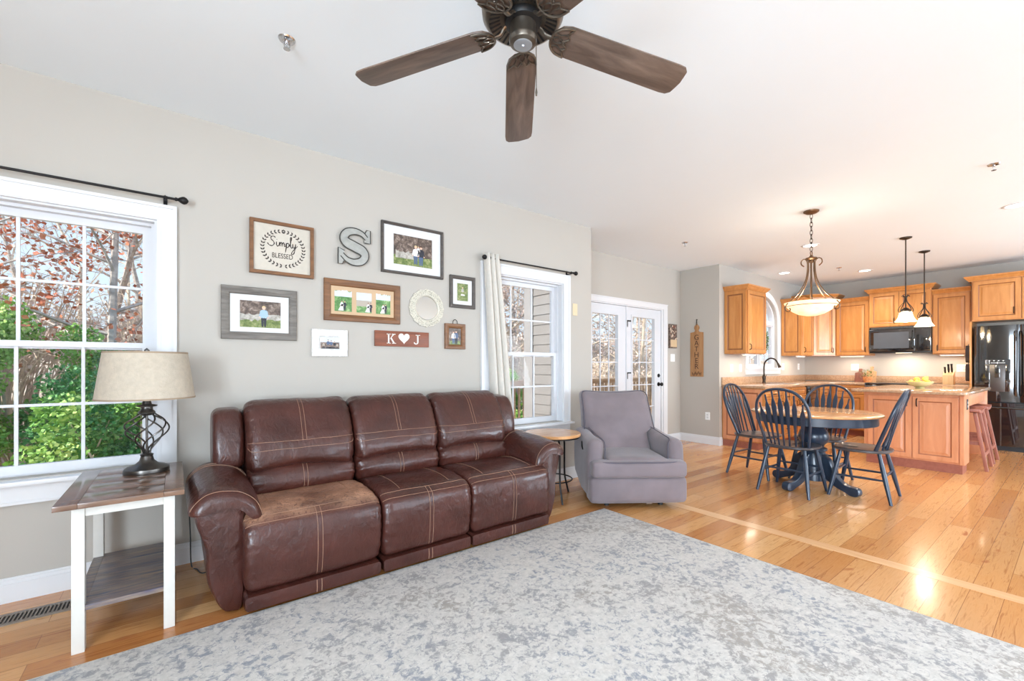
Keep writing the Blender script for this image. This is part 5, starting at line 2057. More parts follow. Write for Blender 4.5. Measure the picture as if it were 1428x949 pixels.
# ---- base cabinets
ZB = ZC - .035
YBF, XBF = YL - .60, X1 - .60      # body fronts
def base(label, x0, x1, y0, y1, fronts, kick, name='base_cabinet', mats=(M_MAPLE, M_MAPLED)):
    t = thing(name, label, 'cabinet', ((x0 + x1) / 2, (y0 + y1) / 2, 0), world=True)
    part('body', M().box(x0, x1, y0, y1, .10, ZB - .001), mats[0], t, smooth=False)
    part('toe_kick', M().box(*kick, 0, .0999), M_TOEKICK, t, smooth=False)
    for (o_, u, n_, w, h, hd, nm) in fronts:
        cab_door(t, o_, u, n_, w, h, mats, hd, nm)
    return t
U, N = (1, 0, 0), (0, -1, 0)
def run_fronts(x0, x1, kind):
    w = x1 - x0 - .02
    a = x0 + .01
    if kind == 'drawers':
        return [((a, YBF, z), U, N, w, h, (w / 2, h / 2, False), 'drawer') for z, h in ((.12, .27), (.40, .22), (.63, .23))]
    if kind == 'sink':
        hw = w / 2 - .003
        return [((a, YBF, .73), U, N, w, .14, None, 'false_drawer'), ((a, YBF, .12), U, N, hw, .60, (hw - .04, .52, True), 'door'), ((a + hw + .006, YBF, .12), U, N, hw, .60, (.04, .52, True), 'door')]
    return [((a, YBF, .73), U, N, w, .14, (w / 2, .07, False), 'drawer'), ((a, YBF, .12), U, N, w, .60, (w - .04, .52, True), 'door')]
bx = [(6.665, 7.30, 'door', 'end base cabinet of the side run, its plain maple end facing us'),
      (7.30, 7.60, 'drawers', 'narrow maple drawer base cabinet left of the sink'),
      (7.60, 8.20, 'sink', 'maple sink base cabinet under the arched window')]
for a, b, kd, lb in bx:
    t = base(lb, a + .0005, b - .0005, YBF, YL - .001, run_fronts(a, b, kd), (a + .0005, b - .0005, YBF + .07, YL - .001))
    if a < 6.7:
        m = M(frame_T((a, YL - .02, .115), (0, -1, 0), (-1, 0, 0)))
        m.rings(.56, .76, [(0, 0), (0, .012), (.05, .012), (.057, .006), (.07, .006), (.09, .010)], marks=(2, 3))
        part('end_panel', m, [M_ISLAND, M_ISLANDD], t, smooth=False)
# dishwasher
t = thing('dishwasher', 'black built-in dishwasher right of the sink cabinet', 'dishwasher', (8.5, 3.08, 0), world=True)
part('body', M().box(8.2005, 8.7995, YBF, YL - .02, .1, ZB - .001), M_MATTEBLACK, t, smooth=False)
part('door', M().box(8.205, 8.795, YBF - .025, YBF - .0005, .12, .76), M_GLOSSBLACK, t, bevel=.004)
part('control_panel', M().box(8.205, 8.795, YBF - .028, YBF - .0005, .765, .885), M_GLOSSBLACK, t, bevel=.004)
part('toe_kick', M().box(8.2005, 8.7995, YBF + .06, YL - .02, 0, .0999), M_MATTEBLACK, t, smooth=False)
t = base('maple drawer base cabinet between dishwasher and corner', 8.8005, X1 - .60, YBF, YL - .001, run_fronts(8.80, 9.30, 'drawers'), (8.8005, X1 - .60, YBF + .07, YL - .001))
# back run
U2, N2 = (0, -1, 0), (-1, 0, 0)
def back_fronts(y0, y1):
    w = y1 - y0 - .02
    return [((XBF, y1 - .01, .73), U2, N2, w, .14, (w / 2, .07, False), 'drawer'), ((XBF, y1 - .01, .12), U2, N2, w, .60, (.04, .52, True), 'door')]
base('maple base cabinet on the back wall left of the range', XBF, X1 - .001, YA + .0005, YBF - .03, back_fronts(YA, YBF - .05), (XBF + .07, X1 - .001, YA + .0005, YBF - .03))
base('maple base cabinet on the back wall between range and refrigerator', XBF, X1 - .001, YC + .0005, YB - .0005, back_fronts(YC, YB), (XBF + .07, X1 - .001, YC + .0005, YB - .0005))
# range
t = thing('range', 'black slide-in range with glass cooktop beneath the microwave', 'stove', (9.6, ym, 0), world=True)
part('body', M().box(XBF + .02, X1 - .02, YB + .002, YA - .002, .08, ZC - .02), M_MATTEBLACK, t, smooth=False)
part('oven_door', M().box(XBF - .03, XBF + .0195, YB + .006, YA - .006, .22, .76), M_GLOSSBLACK, t, bevel=.004)
part('control_panel', M().box(XBF - .035, XBF + .0195, YB + .006, YA - .006, .77, .90), M_GLOSSBLACK, t, bevel=.004)
part('cooktop', M().box(XBF - .03, X1 - .025, YB + .003, YA - .003, ZC - .0195, ZC + .008), M_GLOSSBLACK, t, bevel=.003)
m = M().tube([(XBF - .055, YB + .06, .72), (XBF - .055, YA - .06, .72)], .011, 8)
for y in (YB + .08, YA - .08):
    m.tube([(XBF - .055, y, .72), (XBF - .028, y, .72)], .008, 6)
part('handle', m, M_GLOSSBLACK, t)
part('bottom_drawer', M().box(XBF - .025, XBF + .0195, YB + .006, YA - .006, .0, .21), M_GLOSSBLACK, t, bevel=.004)
# countertop pieces
m = M()
plan = [(6.64, YL - .001), (6.64, YBF - .035), (9.22, YBF - .035), (XBF - .035, YBF - .14), (XBF - .035, YA + .001), (X1 - .001, YA + .001), (X1 - .001, YL - .001)]
m.prism(plan, lambda a, b: (a, b, ZB), lambda a, b: (a, b, ZC))
ct = single('countertop', m, M_GRANITE, 'L-shaped rose beige granite countertop under the arched window', 'countertop', bevel=.006)
m = M().box(XBF - .035, X1 - .001, YC + .001, YB - .001, ZB, ZC)
single('countertop', m, M_GRANITE, 'short granite countertop between the range and the refrigerator', 'countertop', bevel=.006)
m = M().box(6.64, X1 - .021, YL - .02, YL - .001, ZC + .0003, ZC + .115)
single('backsplash', m, M_GRANITE, 'long granite backsplash strip below the arched window', 'backsplash', bevel=.003)
m = M().box(X1 - .02, X1 - .001, YC + .001, YL - .001, ZC + .0083, ZC + .115)
single('backsplash', m, M_GRANITE, 'granite backsplash strip behind the range on the back wall', 'backsplash', bevel=.003)
# sink rim just visible behind the chairs
m = M()
m.box(7.68, 8.12, YL - .50, YL - .49, ZC + .0003, ZC + .004).box(7.68, 8.12, YL - .14, YL - .13, ZC + .0003, ZC + .004)
m.box(7.68, 7.69, YL - .49, YL - .14, ZC + .0003, ZC + .004).box(8.11, 8.12, YL - .49, YL - .14, ZC + .0003, ZC + .004)
m.box(7.69, 8.11, YL - .49, YL - .14, ZC + .0003, ZC + .001)
single('sink', m, M_STEEL, 'steel sink let into the granite counter under the arched window', 'sink', smooth=False, weld=False)
# faucet
fx, fy = 7.885, YL - .10
fc = thing('faucet', 'dark bronze gooseneck kitchen faucet before the arched window', 'faucet', (fx, fy, ZC))
part('base', M().lathe([(0, .0005), (.032, .0005), (.03, .012), (.022, .03), (.024, .06), (.03, .09), (.026, .12), (.016, .14), (0, .14)], 20), M_BRONZE, fc)
pts = spline([(0, 0, .13), (0, 0, .28), (0, -.02, .36), (0, -.09, .415), (0, -.165, .40), (0, -.215, .33)], 7)
part('spout', M().tube(pts, .0125, 10), M_BRONZE, fc)
part('spray_head', M().tube([(0, -.213, .334), (0, -.228, .30), (0, -.243, .262)], [.015, .019, .023], 12), M_BRONZE, fc)
part('lever', M().tube([(.02, 0, .09), (.05, 0, .10), (.08, -.005, .135)], [.009, .008, .006], 8), M_BRONZE, fc)

# under-cabinet lights
WARM = plain('lit_strip', srgb(255, 236, 205), .4, emit=3.0)
def strip(label, x0, x1, y0, y1):
    t = thing('under_cabinet_light', label, 'light strip', ((x0 + x1) / 2, (y0 + y1) / 2, ZU0 - .02), world=True)
    part('housing', M().box(x0, x1, y0, y1, ZU0 - .02, ZU0 - .0005), M_PLATE, t, bevel=.002)
    part('lens', M().box(x0 + .01, x1 - .01, y0 + .01, y1 - .01, ZU0 - .023, ZU0 - .0201), WARM, t, smooth=False)
    l = area('strip_lamp', (0, 0, -.006), (0, 0, 0), x1 - x0, y1 - y0, 2.2, (1, .86, .7))
    l.parent = t
strip('white under-cabinet light strip left of the arched window', 6.82, 7.2, YU + .06, YU + .11)
strip('white under-cabinet light strip right of the arched window', 8.88, 9.2, YU + .06, YU + .11)
strip('white under-cabinet light strip left of the microwave', XU + .06, XU + .11, YA + .1, YA + .45)
strip('white under-cabinet light strip right of the microwave', XU + .06, XU + .11, YC + .08, YC + .36)

# ---- microwave
mx0 = XU - .07
t = thing('microwave', 'black over-the-range microwave below the two-door cabinet', 'microwave', (9.7, ym, 1.45), world=True)
part('body', M().box(mx0 + .03, X1 - .001, YB + .004, YA - .004, 1.435, 1.874), M_MATTEBLACK, t, bevel=.004)
dr = part('door', M().box(mx0, mx0 + .0295, YB + .20, YA - .006, 1.46, 1.83), M_GLOSSBLACK, t, bevel=.006)
part('window', M().box(mx0 - .0012, mx0, YB + .27, YA - .07, 1.51, 1.78), plain('grey_mesh_glass', srgb(96, 98, 102), .12, .2, var=.05), dr, smooth=False)
m = M().tube([(mx0 - .002, YB + .225, 1.50), (mx0 - .032, YB + .225, 1.52), (mx0 - .032, YB + .225, 1.77), (mx0 - .002, YB + .225, 1.79)], .009, 8)
part('handle', m, M_GLOSSBLACK, dr)
part('control_panel', M().box(mx0, mx0 + .0295, YB + .006, YB + .196, 1.46, 1.83), M_GLOSSBLACK, t, bevel=.006)
m = M()
for i in range(10):
    m.box(mx0 - .001, mx0 + .01, YB + .03, YA - .03, 1.838 + i * .0034, 1.8396 + i * .0034)
part('grille', m, M_STEEL, t, smooth=False, weld=False)
part('work_light', M().box(mx0 + .1, mx0 + .16, ym - .14, ym + .06, 1.431, 1.4349), WARM, t, smooth=False)
l = area('work_lamp', (mx0 + .13, ym - .04, 1.428), (0, 0, 0), .06, .2, 5, (1, .84, .68))
l.location = l.location - t.location
l.parent = t

# ---- refrigerator
fy0, fy1 = .085, .985
fX = 9.40
t = thing('refrigerator', 'glossy black french-door refrigerator with an ice dispenser at the right edge', 'refrigerator', (9.65, .53, 0), world=True)
part('body', M().box(fX + .07, X1 - .03, fy0 + .005, fy1 - .005, .03, 1.80), M_MATTEBLACK, t, bevel=.004)
def bulge(y0, y1, z0, z1, name, sub=False):
    m = M()
    n = 14
    vs, fs = [], []
    for i in range(n + 1):
        s = i / n
        y = y0 + (y1 - y0) * s
        e_ = min(s, 1 - s) * (y1 - y0)
        x = fX - .018 * (1 - (2 * s - 1) ** 2) + max(0, .014 - e_) * .6
        vs += [(x, y, z0), (x, y, z1), (fX + .0695, y, z1), (fX + .0695, y, z0)]
    for i in range(n):
        for j in range(4):
            j2 = (j + 1) % 4
            fs.append((i * 4 + j, i * 4 + j2, i * 4 + 4 + j2, i * 4 + 4 + j))
    fs += [(0, 1, 2, 3), tuple(n * 4 + j for j in range(4))]
    m.add(vs, fs)
    return part(name, m, M_GLOSSBLACK, t, ang=50)
ymid = (fy0 + fy1) / 2
dl = bulge(ymid + .003, fy1, .70, 1.80, 'door')
d2 = bulge(fy0, ymid - .003, .70, 1.80, 'door')
fz = bulge(fy0, fy1, .07, .685, 'freezer_drawer')
for dd_, y in ((dl, ymid + .04), (d2, ymid - .04)):
    m = M().tube(spline([(fX - .01, y, .80), (fX - .06, y, .84), (fX - .065, y, 1.25), (fX - .06, y, 1.66), (fX - .01, y, 1.70)], 5), .012, 8)
    part('handle', m, M_GLOSSBLACK, dd_)
m = M().tube(spline([(fX - .01, fy0 + .07, .60), (fX - .065, fy0 + .12, .615), (fX - .07, ymid, .615), (fX - .065, fy1 - .12, .615), (fX - .01, fy1 - .07, .60)], 5), .013, 8)
part('handle', m, M_GLOSSBLACK, fz)
# dispenser in the left door
y0, y1 = ymid + .09, fy1 - .11
m = M().box(fX - .026, fX - .006, y0, y1, 1.235, 1.31)
dp = part('dispenser_display', m, M_MATTEBLACK, dl, bevel=.003)
m = M().box(fX - .021, fX - .008, y0, y1, .845, 1.2345)
dp2 = part('dispenser_bay', m, plain('dispenser_grey', srgb(96, 92, 90), .25, .7), dl, bevel=.004)
m = M()
m.box(fX - .0235, fX - .021, y0 + .0, y0 + .05, .85, 1.23).box(fX - .0235, fX - .021, y1 - .05, y1, .85, 1.23)
m.box(fX - .04, fX - .021, y0 + .1, y1 - .1, 1.05, 1.23)
part('dispenser_paddle', m, M_GLOSSBLACK, dl, bevel=.003)
m = M()
DIG = plain('white_display_marks', srgb(236, 240, 244), .5)
for q in range(3):                                  # pale digits and bar marks on the display
    m.box(fX - .0266, fX - .0262, y1 - .03, y1 - .01, 1.246 + q * .024, 1.25 + q * .024)
m.box(fX - .0266, fX - .0262, y1 - .014, y1 - .01, 1.246, 1.298).box(fX - .0266, fX - .0262, y1 - .048, y1 - .043, 1.246, 1.298)
m.box(fX - .0266, fX - .0262, y0 + .05, y1 - .06, 1.256, 1.262)
m.box(fX - .0266, fX - .0262, (y0 + y1) / 2 - .003, (y0 + y1) / 2 + .003, 1.244, 1.275)
for q in range(4):
    m.box(fX - .0266, fX - .0262, y0 + .06 + q * .045, y0 + .075 + q * .045, 1.285, 1.296)
part('display_marks', m, DIG, dl, smooth=False, weld=False)
part('base_grille', M().box(fX + .03, fX + .0695, fy0 + .01, fy1 - .01, 0, .065), M_MATTEBLACK, t, smooth=False)

# ---- island
IX0, IX1, IY0, IY1 = 6.97, 8.86, .80, 1.70
isl = thing('kitchen_island', 'rose maple kitchen island with two raised-panel doors facing the dining table', 'kitchen island', (7.9, 1.25, 0), world=True)
m = M()
m.box(IX0, IX0 + .30, IY0, IY1, .105, ZB - .001)
m.box(IX0 + .3001, IX1, 1.14, IY1, .105, ZB - .001)
part('body', m, M_ISLAND, isl, smooth=False, weld=False)
m = M().box(IX0 + .012, IX0 + .30, IY0 + .02, IY1 - .02, 0, .1049)
m.box(IX0 + .3001, IX1 - .02, 1.16, IY1 - .02, 0, .1049)
part('plinth', m, M_TOEKICK, isl, smooth=False, weld=False)
part('end_post', M().box(IX1 - .10, IX1, IY0, 1.1395, .0, ZB - .001), M_ISLAND, isl, bevel=.003)
part('apron', M().box(IX0 + .42, IX1 - .1005, IY0 + .012, IY0 + .035, .745, ZB - .001), M_ISLAND, isl, bevel=.002)
MI = (M_ISLAND, M_ISLANDD)
yA, yB = IY1 - .04, IY0 + .05
ymd = (IY0 + IY1) / 2 - .01
cab_door(isl, (IX0, yA, .125), U2, N2, yA - ymd - .006, .73, MI, (yA - ymd - .045, .66, True))
cab_door(isl, (IX0, ymd - .004, .125), U2, N2, ymd - yB - .004, .73, MI, (.04, .66, True))
m = M(frame_T((IX0 - .0, IY0 + .042, .105), U2, N2))
m.rings(.042, .78, [(0, 0), (0, .012), (.006, .016)])
part('corner_post', m, M_ISLAND, isl, smooth=False)
m = M()
plan = []
cx0, cx1, cy0, cy1, rr = IX0 - .11, IX1 + .05, IY0 - .035, IY1 + .12, .06
for (px, py, a0) in ((cx1 - rr, cy1 - rr, 0), (cx0 + rr, cy1 - rr, PI / 2), (cx0 + rr, cy0 + rr, PI), (cx1 - rr, cy0 + rr, 3 * PI / 2)):
    for q in range(7):
        a = a0 + PI / 2 * q / 6
        plan.append((px + rr * math.cos(a), py + rr * math.sin(a)))
m.prism(plan, lambda a, b: (a, b, ZB), lambda a, b: (a, b, ZC))
single('countertop', m, M_GRANITE, 'polished rose beige granite slab on top of the kitchen island', 'countertop', bevel=.008)
T = frame_T((IX0 + .11, IY0, .72), (1, 0, 0), (0, -1, 0))
plate('island_outlet', 'dark outlet on the right end of the kitchen island under the counter', 'outlet', T, .075, .118, M_MATTEBLACK, 'outlet')

# bar stools tucked under the overhang
def make_stool(label):
    t = thing('bar_stool', label, 'stool', (0, 0, 0), group='reddish stools tucked under the island')
    m = M()
    n = 12
    vs, fs = [], []
    for i in range(n + 1):
        x = -.225 + .45 * i / n
        z = .655 + .022 * (2 * i / n - 1) ** 2
        vs += [(x, -.13, z), (x, .13, z), (x, .13, z + .034), (x, -.13, z + .034)]
    for i in range(n):
        for j in range(4):
            j2 = (j + 1) % 4
            fs.append((i * 4 + j, i * 4 + j2, i * 4 + 4 + j2, i * 4 + 4 + j))
    fs += [(3, 2, 1, 0), tuple(n * 4 + j for j in range(4))]
    m.add(vs, fs)
    part('seat', m, M_STOOL, t, bevel=.004, ang=30)
    for sx in (-1, 1):
        for sy in (-1, 1):
            x0, y0, x1, y1 = sx * .17, sy * .085, sx * .215, sy * .185
            a, b = .014, .033
            lo = [(x1 - b, y1 - a, 0), (x1 + b, y1 - a, 0), (x1 + b, y1 + a, 0), (x1 - b, y1 + a, 0)]
            hi = [(x0 - b, y0 - a, .662), (x0 + b, y0 - a, .662), (x0 + b, y0 + a, .662), (x0 - b, y0 + a, .662)]
            part('leg', M().hexa(lo, hi), M_STOOL, t, bevel=.002)
    for sy in (-1, 1):
        y = sy * .158
        part('rail', M().box(-.20, .20, y - .01, y + .01, .165, .205), M_STOOL, t, smooth=False)
    for sx in (-1, 1):
        x = sx * .195
        part('rail', M().box(x - .01, x + .01, -.14, .14, .29, .33), M_STOOL, t, smooth=False)
    return t
s1 = make_stool('reddish wooden saddle stool under the island overhang, nearer the dining table')
s1.location = (7.64, .86, 0)
dup(s1, (8.27, .86, 0), 0, 'reddish wooden saddle stool under the island overhang, nearer the refrigerator')

# ---- things on the counters
LEM = plain('lemon_skin', srgb(236, 204, 84), .45, var=.06, bmp=.15, bscale=90)
BOWLG = plain('pale_green_bowl', srgb(214, 206, 152), .2, var=.05, coat=.4)
fb = thing('fruit_bowl', 'shallow pale footed bowl of lemons on the island counter', 'bowl', (7.72, 1.30, ZC))
prof = [(0, .0005), (.05, .0005), (.052, .006), (.035, .014), (.06, .022), (.10, .04), (.13, .068), (.142, .086), (.138, .087), (.125, .070), (.095, .046), (.05, .03), (0, .028)]
part('bowl', M().lathe(prof, 36), BOWLG, fb, ang=60)
pos = [(0, 0, .058), (.072, .03, .080), (-.074, .01, .080), (.03, -.072, .082), (-.03, .078, .082), (.066, -.045, .125), (-.052, -.055, .122), (.005, .03, .118)]
lab = ['lemon at the bottom centre of the pale bowl', 'lemon at the far right side of the pale bowl', 'lemon at the left side of the bowl nearest us', 'lemon at the right rim of the pale bowl', 'lemon at the left rim of the pale bowl', 'lemon lying high at the back right of the bowl', 'lemon at the front of the heap in the bowl', 'topmost lemon on the heap in the pale bowl']
proto = None
for i, (p_, lb) in enumerate(zip(pos, lab)):
    loc = (7.72 + p_[0], 1.30 + p_[1], ZC + p_[2])
    if proto is None:
        m = M().lathe([(0, -.042), (.006, -.038), (.018, -.03), (.028, -.014), (.0305, 0), (.028, .014), (.018, .03), (.007, .037), (.004, .043), (0, .044)], 18)
        proto = thing('lemon', lb, 'lemon', loc, group='lemons in the bowl')
        part('fruit', m, LEM, proto)
        proto.rotation_euler = (1.3, .2, .4)
    else:
        q = dup(proto, loc, 0, lb)
        q.scale = (.9, .9, .9)
        q.rotation_euler = (1.1 + .5 * math.sin(i * 2.1), .4 * math.cos(i), i * 1.3)

kb = thing('knife_block', 'blond wooden knife block on the counter left of the refrigerator', 'knife block', (9.66, 1.285, ZC))
m = M()
m.hexa([(-.09, -.06, .0005), (.09, -.06, .0005), (.09, .06, .0005), (-.09, .06, .0005)], [(-.10, -.06, .15), (.06, -.06, .215), (.06, .06, .215), (-.10, .06, .15)])
part('block', m, wood('blond_beech', srgb(204, 162, 110), srgb(226, 188, 140), 'z', .45), kb, bevel=.004)
m = M()
for i in range(3):
    y = -.03 + .03 * i
    m.box(-.06, .03, y - .0015, y + .0015, .168, .172)
kd = Vector((-.37, 0, .93)).normalized()
for i, (y, x, lb, L__) in enumerate(((.036, -.04, 'black-handled knife at the left of the knife block', .105), (.0, -.01, 'tall black-handled knife in the middle of the knife block', .14), (-.036, -.01, 'tall black-handled knife at the right of the knife block', .145))):
    zz = .15 + .065 * (x + .10) / .16
    bpt = Vector((9.66 + x, 1.285 + y, ZC + zz))
    kn = thing('knife', lb, 'knife', bpt, group='knives in the block')
    a = kd * .004
    m = M().tube([a, a + kd * L__ * .3, a + kd * L__ * .7, a + kd * L__], [.011, .014, .012, .015], 8, flat=.6)
    part('handle', m, M_MATTEBLACK, kn)
    m = M().tube([kd * -.02, kd * .004], .006, 6)
    part('blade', m, M_STEEL, kn)

DKW = wood('dark_board_wood', srgb(92, 52, 40), srgb(126, 74, 56), 'z', .45, scale=8)
LTW = wood('pale_board_wood', srgb(150, 108, 70), srgb(196, 150, 106), 'z', .5, scale=8)
def board(label, y, w, h, hh, mat, x, lean):
    loc = Vector((x, y, ZC))
    t = thing('cutting_board', label, 'cutting board', loc)
    out = [(-w / 2, 0), (w / 2, 0), (w / 2, h), (w * .18, h + .012), (w * .15, h + hh * .5), (w * .2, h + hh * .8), (w * .12, h + hh), (-w * .12, h + hh), (-w * .2, h + hh * .8), (-w * .15, h + hh * .5), (-w * .18, h + .012), (-w / 2, h)]
    m = M()
    f = lambda d: (lambda a, b: (b * lean + d, -a, b + .001))
    m.prism(out, f(0), f(.018))
    part('board', m, mat, t, bevel=.003)
board('dark red-brown cutting board with a short handle on the back counter', 2.46, .155, .165, .075, DKW, X1 - .14, .25)
board('pale cutting board with rounded handle behind the potted greenery', 2.30, .14, .19, .09, LTW, X1 - .13, .25)
pt = thing('potted_plant', 'small woven basket with green sprigs next to the dark cutting board', 'plant', (X1 - .28, 2.31, ZC))
part('basket', M().lathe([(0, .0005), (.05, .0005), (.066, .05), (.068, .10), (.060, .10), (.055, .06), (.045, .02), (0, .02)], 20), plain('woven_orange_basket', srgb(196, 128, 76), .8, var=.35, vscale=45, bmp=.5, bscale=60), pt)
m = M()
rnd = random.Random(5)
for i in range(70):
    a, r, z = rnd.random() * 6.28, .10 * rnd.random() ** .6, .08 + .13 * rnd.random()
    c = Vector((r * math.cos(a), r * math.sin(a), z))
    d = Vector((math.cos(a), math.sin(a), .3 + rnd.random())).normalized() * .035
    s = d.cross(Vector((rnd.random() - .5, rnd.random() - .5, 1))).normalized() * .008
    m.add([c - d * .4, c + s, c + d, c - s], [(0, 1, 2, 3)])
part('foliage', m, plain('sprig_green', srgb(112, 116, 58), .6, var=.35, vscale=40), pt, smooth=False, weld=False)

# dark oven mitts hanging on the refrigerator panel's kitchen side
def mitt(label, z, x):
    loc = Vector((x, YC, z))
    t = thing('oven_mitt', label, 'oven mitt', loc)
    m = M()
    out = spline2([(-.06, -.24), (.06, -.24), (.068, -.12), (.075, -.08), (.105, -.07), (.11, -.04), (.08, -.03), (.06, -.02), (.03, .0), (-.03, .0), (-.06, -.04), (-.068, -.12)], 4)
    m.prism(out, lambda a, b: (a, .002, b), lambda a, b: (a, .05, b))
    part('mitt_body', m, plain('dark_quilted_cloth', srgb(52, 44, 44), .9, var=.1, bmp=.3, bscale=50), t, bevel=.014)
    part('hook', M().tube(spline([(0, .0, .02), (0, .02, .022), (0, .026, .01), (0, .022, -.004)], 4), .004, 6), M_BLACK, t)
mitt('dark cloth oven mitt hanging upper left beside the refrigerator', 1.52, 9.55)
mitt('dark cloth oven mitt hanging lower left beside the refrigerator', 1.24, 9.55)

plate('light_switch', 'white single switch on the kitchen side wall left of the window, leftmost', 'light switch', TL(6.93, 1.12), .075, .12)
plate('light_switch', 'white single switch on the kitchen side wall beside the window trim', 'light switch', TL(7.22, 1.12), .075, .12)
plate('wall_outlet', 'white outlet on the kitchen side wall just right of the window', 'outlet', TL(8.86, 1.14), .1, .12, kind='outlet', n=2)
plate('wall_outlet', 'white outlet on the kitchen side wall near the corner', 'outlet', TL(9.60, 1.14), .075, .12, kind='outlet')
plate('wall_outlet', 'white double outlet on the back wall behind the dark cutting board', 'outlet', TK(2.62, 1.13), .115, .12, kind='outlet', n=2)
plate('wall_outlet', 'white double outlet on the back wall right of the knife block', 'outlet', TK(1.235, 1.12), .115, .12, kind='outlet', n=2)

# wreath hanging in the arched window
wr = thing('wreath', 'round green leafy wreath hanging in the arched kitchen window', 'wreath', (KX + .06, YL + .035, 1.66))
m = M()
rnd = random.Random(9)
for i in range(520):
    a = rnd.random() * 6.283
    rr = .19 + rnd.gauss(0, .028)
    c = Vector((rr * math.cos(a), rnd.gauss(0, .01), rr * math.sin(a)))
    d = Vector((math.cos(a + 1.2) + rnd.gauss(0, .5), rnd.gauss(0, .3), math.sin(a + 1.2) + rnd.gauss(0, .5))).normalized() * .035
    s = d.cross(Vector((rnd.gauss(0, .4), 1, rnd.gauss(0, .4)))).normalized() * .010
    m.add([c - d * .5, c + s, c + d * .5, c - s], [(0, 1, 2, 3)])
part('foliage', m, plain('boxwood_green', srgb(74, 110, 52), .6, var=.3, vscale=30), wr, smooth=False, weld=False)
part('wire_ring', M().tube([(.19 * math.cos(q * PI / 18), 0, .19 * math.sin(q * PI / 18)) for q in range(36)], .006, 6, closed=True), M_BRONZE, wr)
part('ribbon', M().box(-.008, .008, -.002, .002, .19, .29), plain('cream_ribbon', srgb(214, 206, 190), .8), wr, smooth=False)

# ================================================================== PLANTS OUTSIDE
def leafmat(name, stops):
    m, nt, n, l, p = newmat(name)
    v = coords(nt)
    l.new(ramp(nt, ntex(nt, v, 2.2, 8, .75), stops), p.inputs['Base Color'])
    p.inputs['Roughness'].default_value = .55
    return m
L_RUST = leafmat('russet_leaves', [(.3, srgb(140, 76, 58)), (.5, srgb(196, 110, 74)), (.7, srgb(226, 160, 120))])
L_PINK = leafmat('pale_tan_leaves', [(.3, srgb(190, 156, 144)), (.5, srgb(222, 198, 186)), (.7, srgb(240, 226, 216))])
L_GREEN = leafmat('fresh_green_leaves', [(.32, srgb(74, 136, 64)), (.5, srgb(146, 194, 88)), (.68, srgb(214, 228, 140))])
L_DEEP = leafmat('deep_green_leaves', [(.32, srgb(44, 112, 74)), (.5, srgb(92, 158, 84)), (.68, srgb(166, 204, 112))])
BARK = plain('grey_bark', srgb(178, 168, 160), .9, var=.3, vscale=9, bmp=.5, bscale=30)
TWIG = plain('tan_twigs', srgb(206, 188, 168), .9, var=.25, vscale=6)

def grow(m, lm, rnd, p, d, L, r, lev, leaf_n, leaf_s, maxlev):
    k = 4
    pts, rr = [p], [r]
    q, dd = p.copy(), d.copy()
    for i in range(k):
        dd = (dd + Vector((rnd.gauss(0, .13), rnd.gauss(0, .13), rnd.gauss(.02, .10)))).normalized()
        q = q + dd * L / k
        pts.append(q.copy())
        rr.append(r * (1 - .62 * (i + 1) / k))
    m.tube(pts, rr, 6 if lev == 0 else (4 if lev == 1 else 3), cap=False)
    if lev >= maxlev - 1 and leaf_n:
        for i in range(leaf_n):
            t = rnd.random()
            c = pts[int(t * k)].lerp(pts[min(k, int(t * k) + 1)], rnd.random())
            c = c + Vector((rnd.gauss(0, .09), rnd.gauss(0, .09), rnd.gauss(-.02, .07))) * (leaf_s / .06)
            leaf(lm, rnd, c, leaf_s)
    if lev < maxlev:
        nb = rnd.randint(4, 6) if lev else rnd.randint(11, 14)
        for i in range(nb):
            t = (.22 if lev == 0 else .15) + (.78 if lev == 0 else .85) * (i + rnd.random()) / nb
            j = min(k - 1, int(t * k))
            c = pts[j].lerp(pts[j + 1], t * k - j)
            ax = (pts[j + 1] - pts[j]).normalized()
            s = ax.orthogonal().normalized()
            s = Matrix.Rotation(rnd.random() * 6.283, 3, ax) @ s
            nd = (ax * (.45 if lev else .38) + s * .9 + Vector((0, 0, .12))).normalized()
            grow(m, lm, rnd, c, nd, L * (.55 if lev else .42) * (1.12 - .55 * t) * rnd.uniform(.75, 1.15), max(rr[j] * .5, .003), lev + 1, leaf_n, leaf_s, maxlev)
def leaf(lm, rnd, c, s):
    d = Vector((rnd.gauss(0, 1), rnd.gauss(0, 1), rnd.gauss(0, .6))).normalized() * s
    w = d.cross(Vector((rnd.gauss(0, 1), rnd.gauss(0, 1), rnd.gauss(0, 1)))).normalized() * s * .42
    lm.add([c - d * .5, c + w, c + d * .5, c - w], [(0, 1, 2, 3)])
def make_tree(name, label, cat, seed, h, r, leaf_n, leaf_s, lmat, bark=BARK, maxlev=3, group=None):
    rnd = random.Random(seed)
    t = thing(name, label, cat, (0, 0, 0), group=group)
    m, lm = M(), M()
    grow(m, lm, rnd, Vector((0, 0, -.1)), Vector((rnd.gauss(0, .05), rnd.gauss(0, .05), 1)), h, r, 0, leaf_n, leaf_s, maxlev)
    part('trunk_and_branches', m, bark, t, weld=False)
    if leaf_n:
        part('foliage', lm, lmat, t, smooth=False, weld=False)
    return t
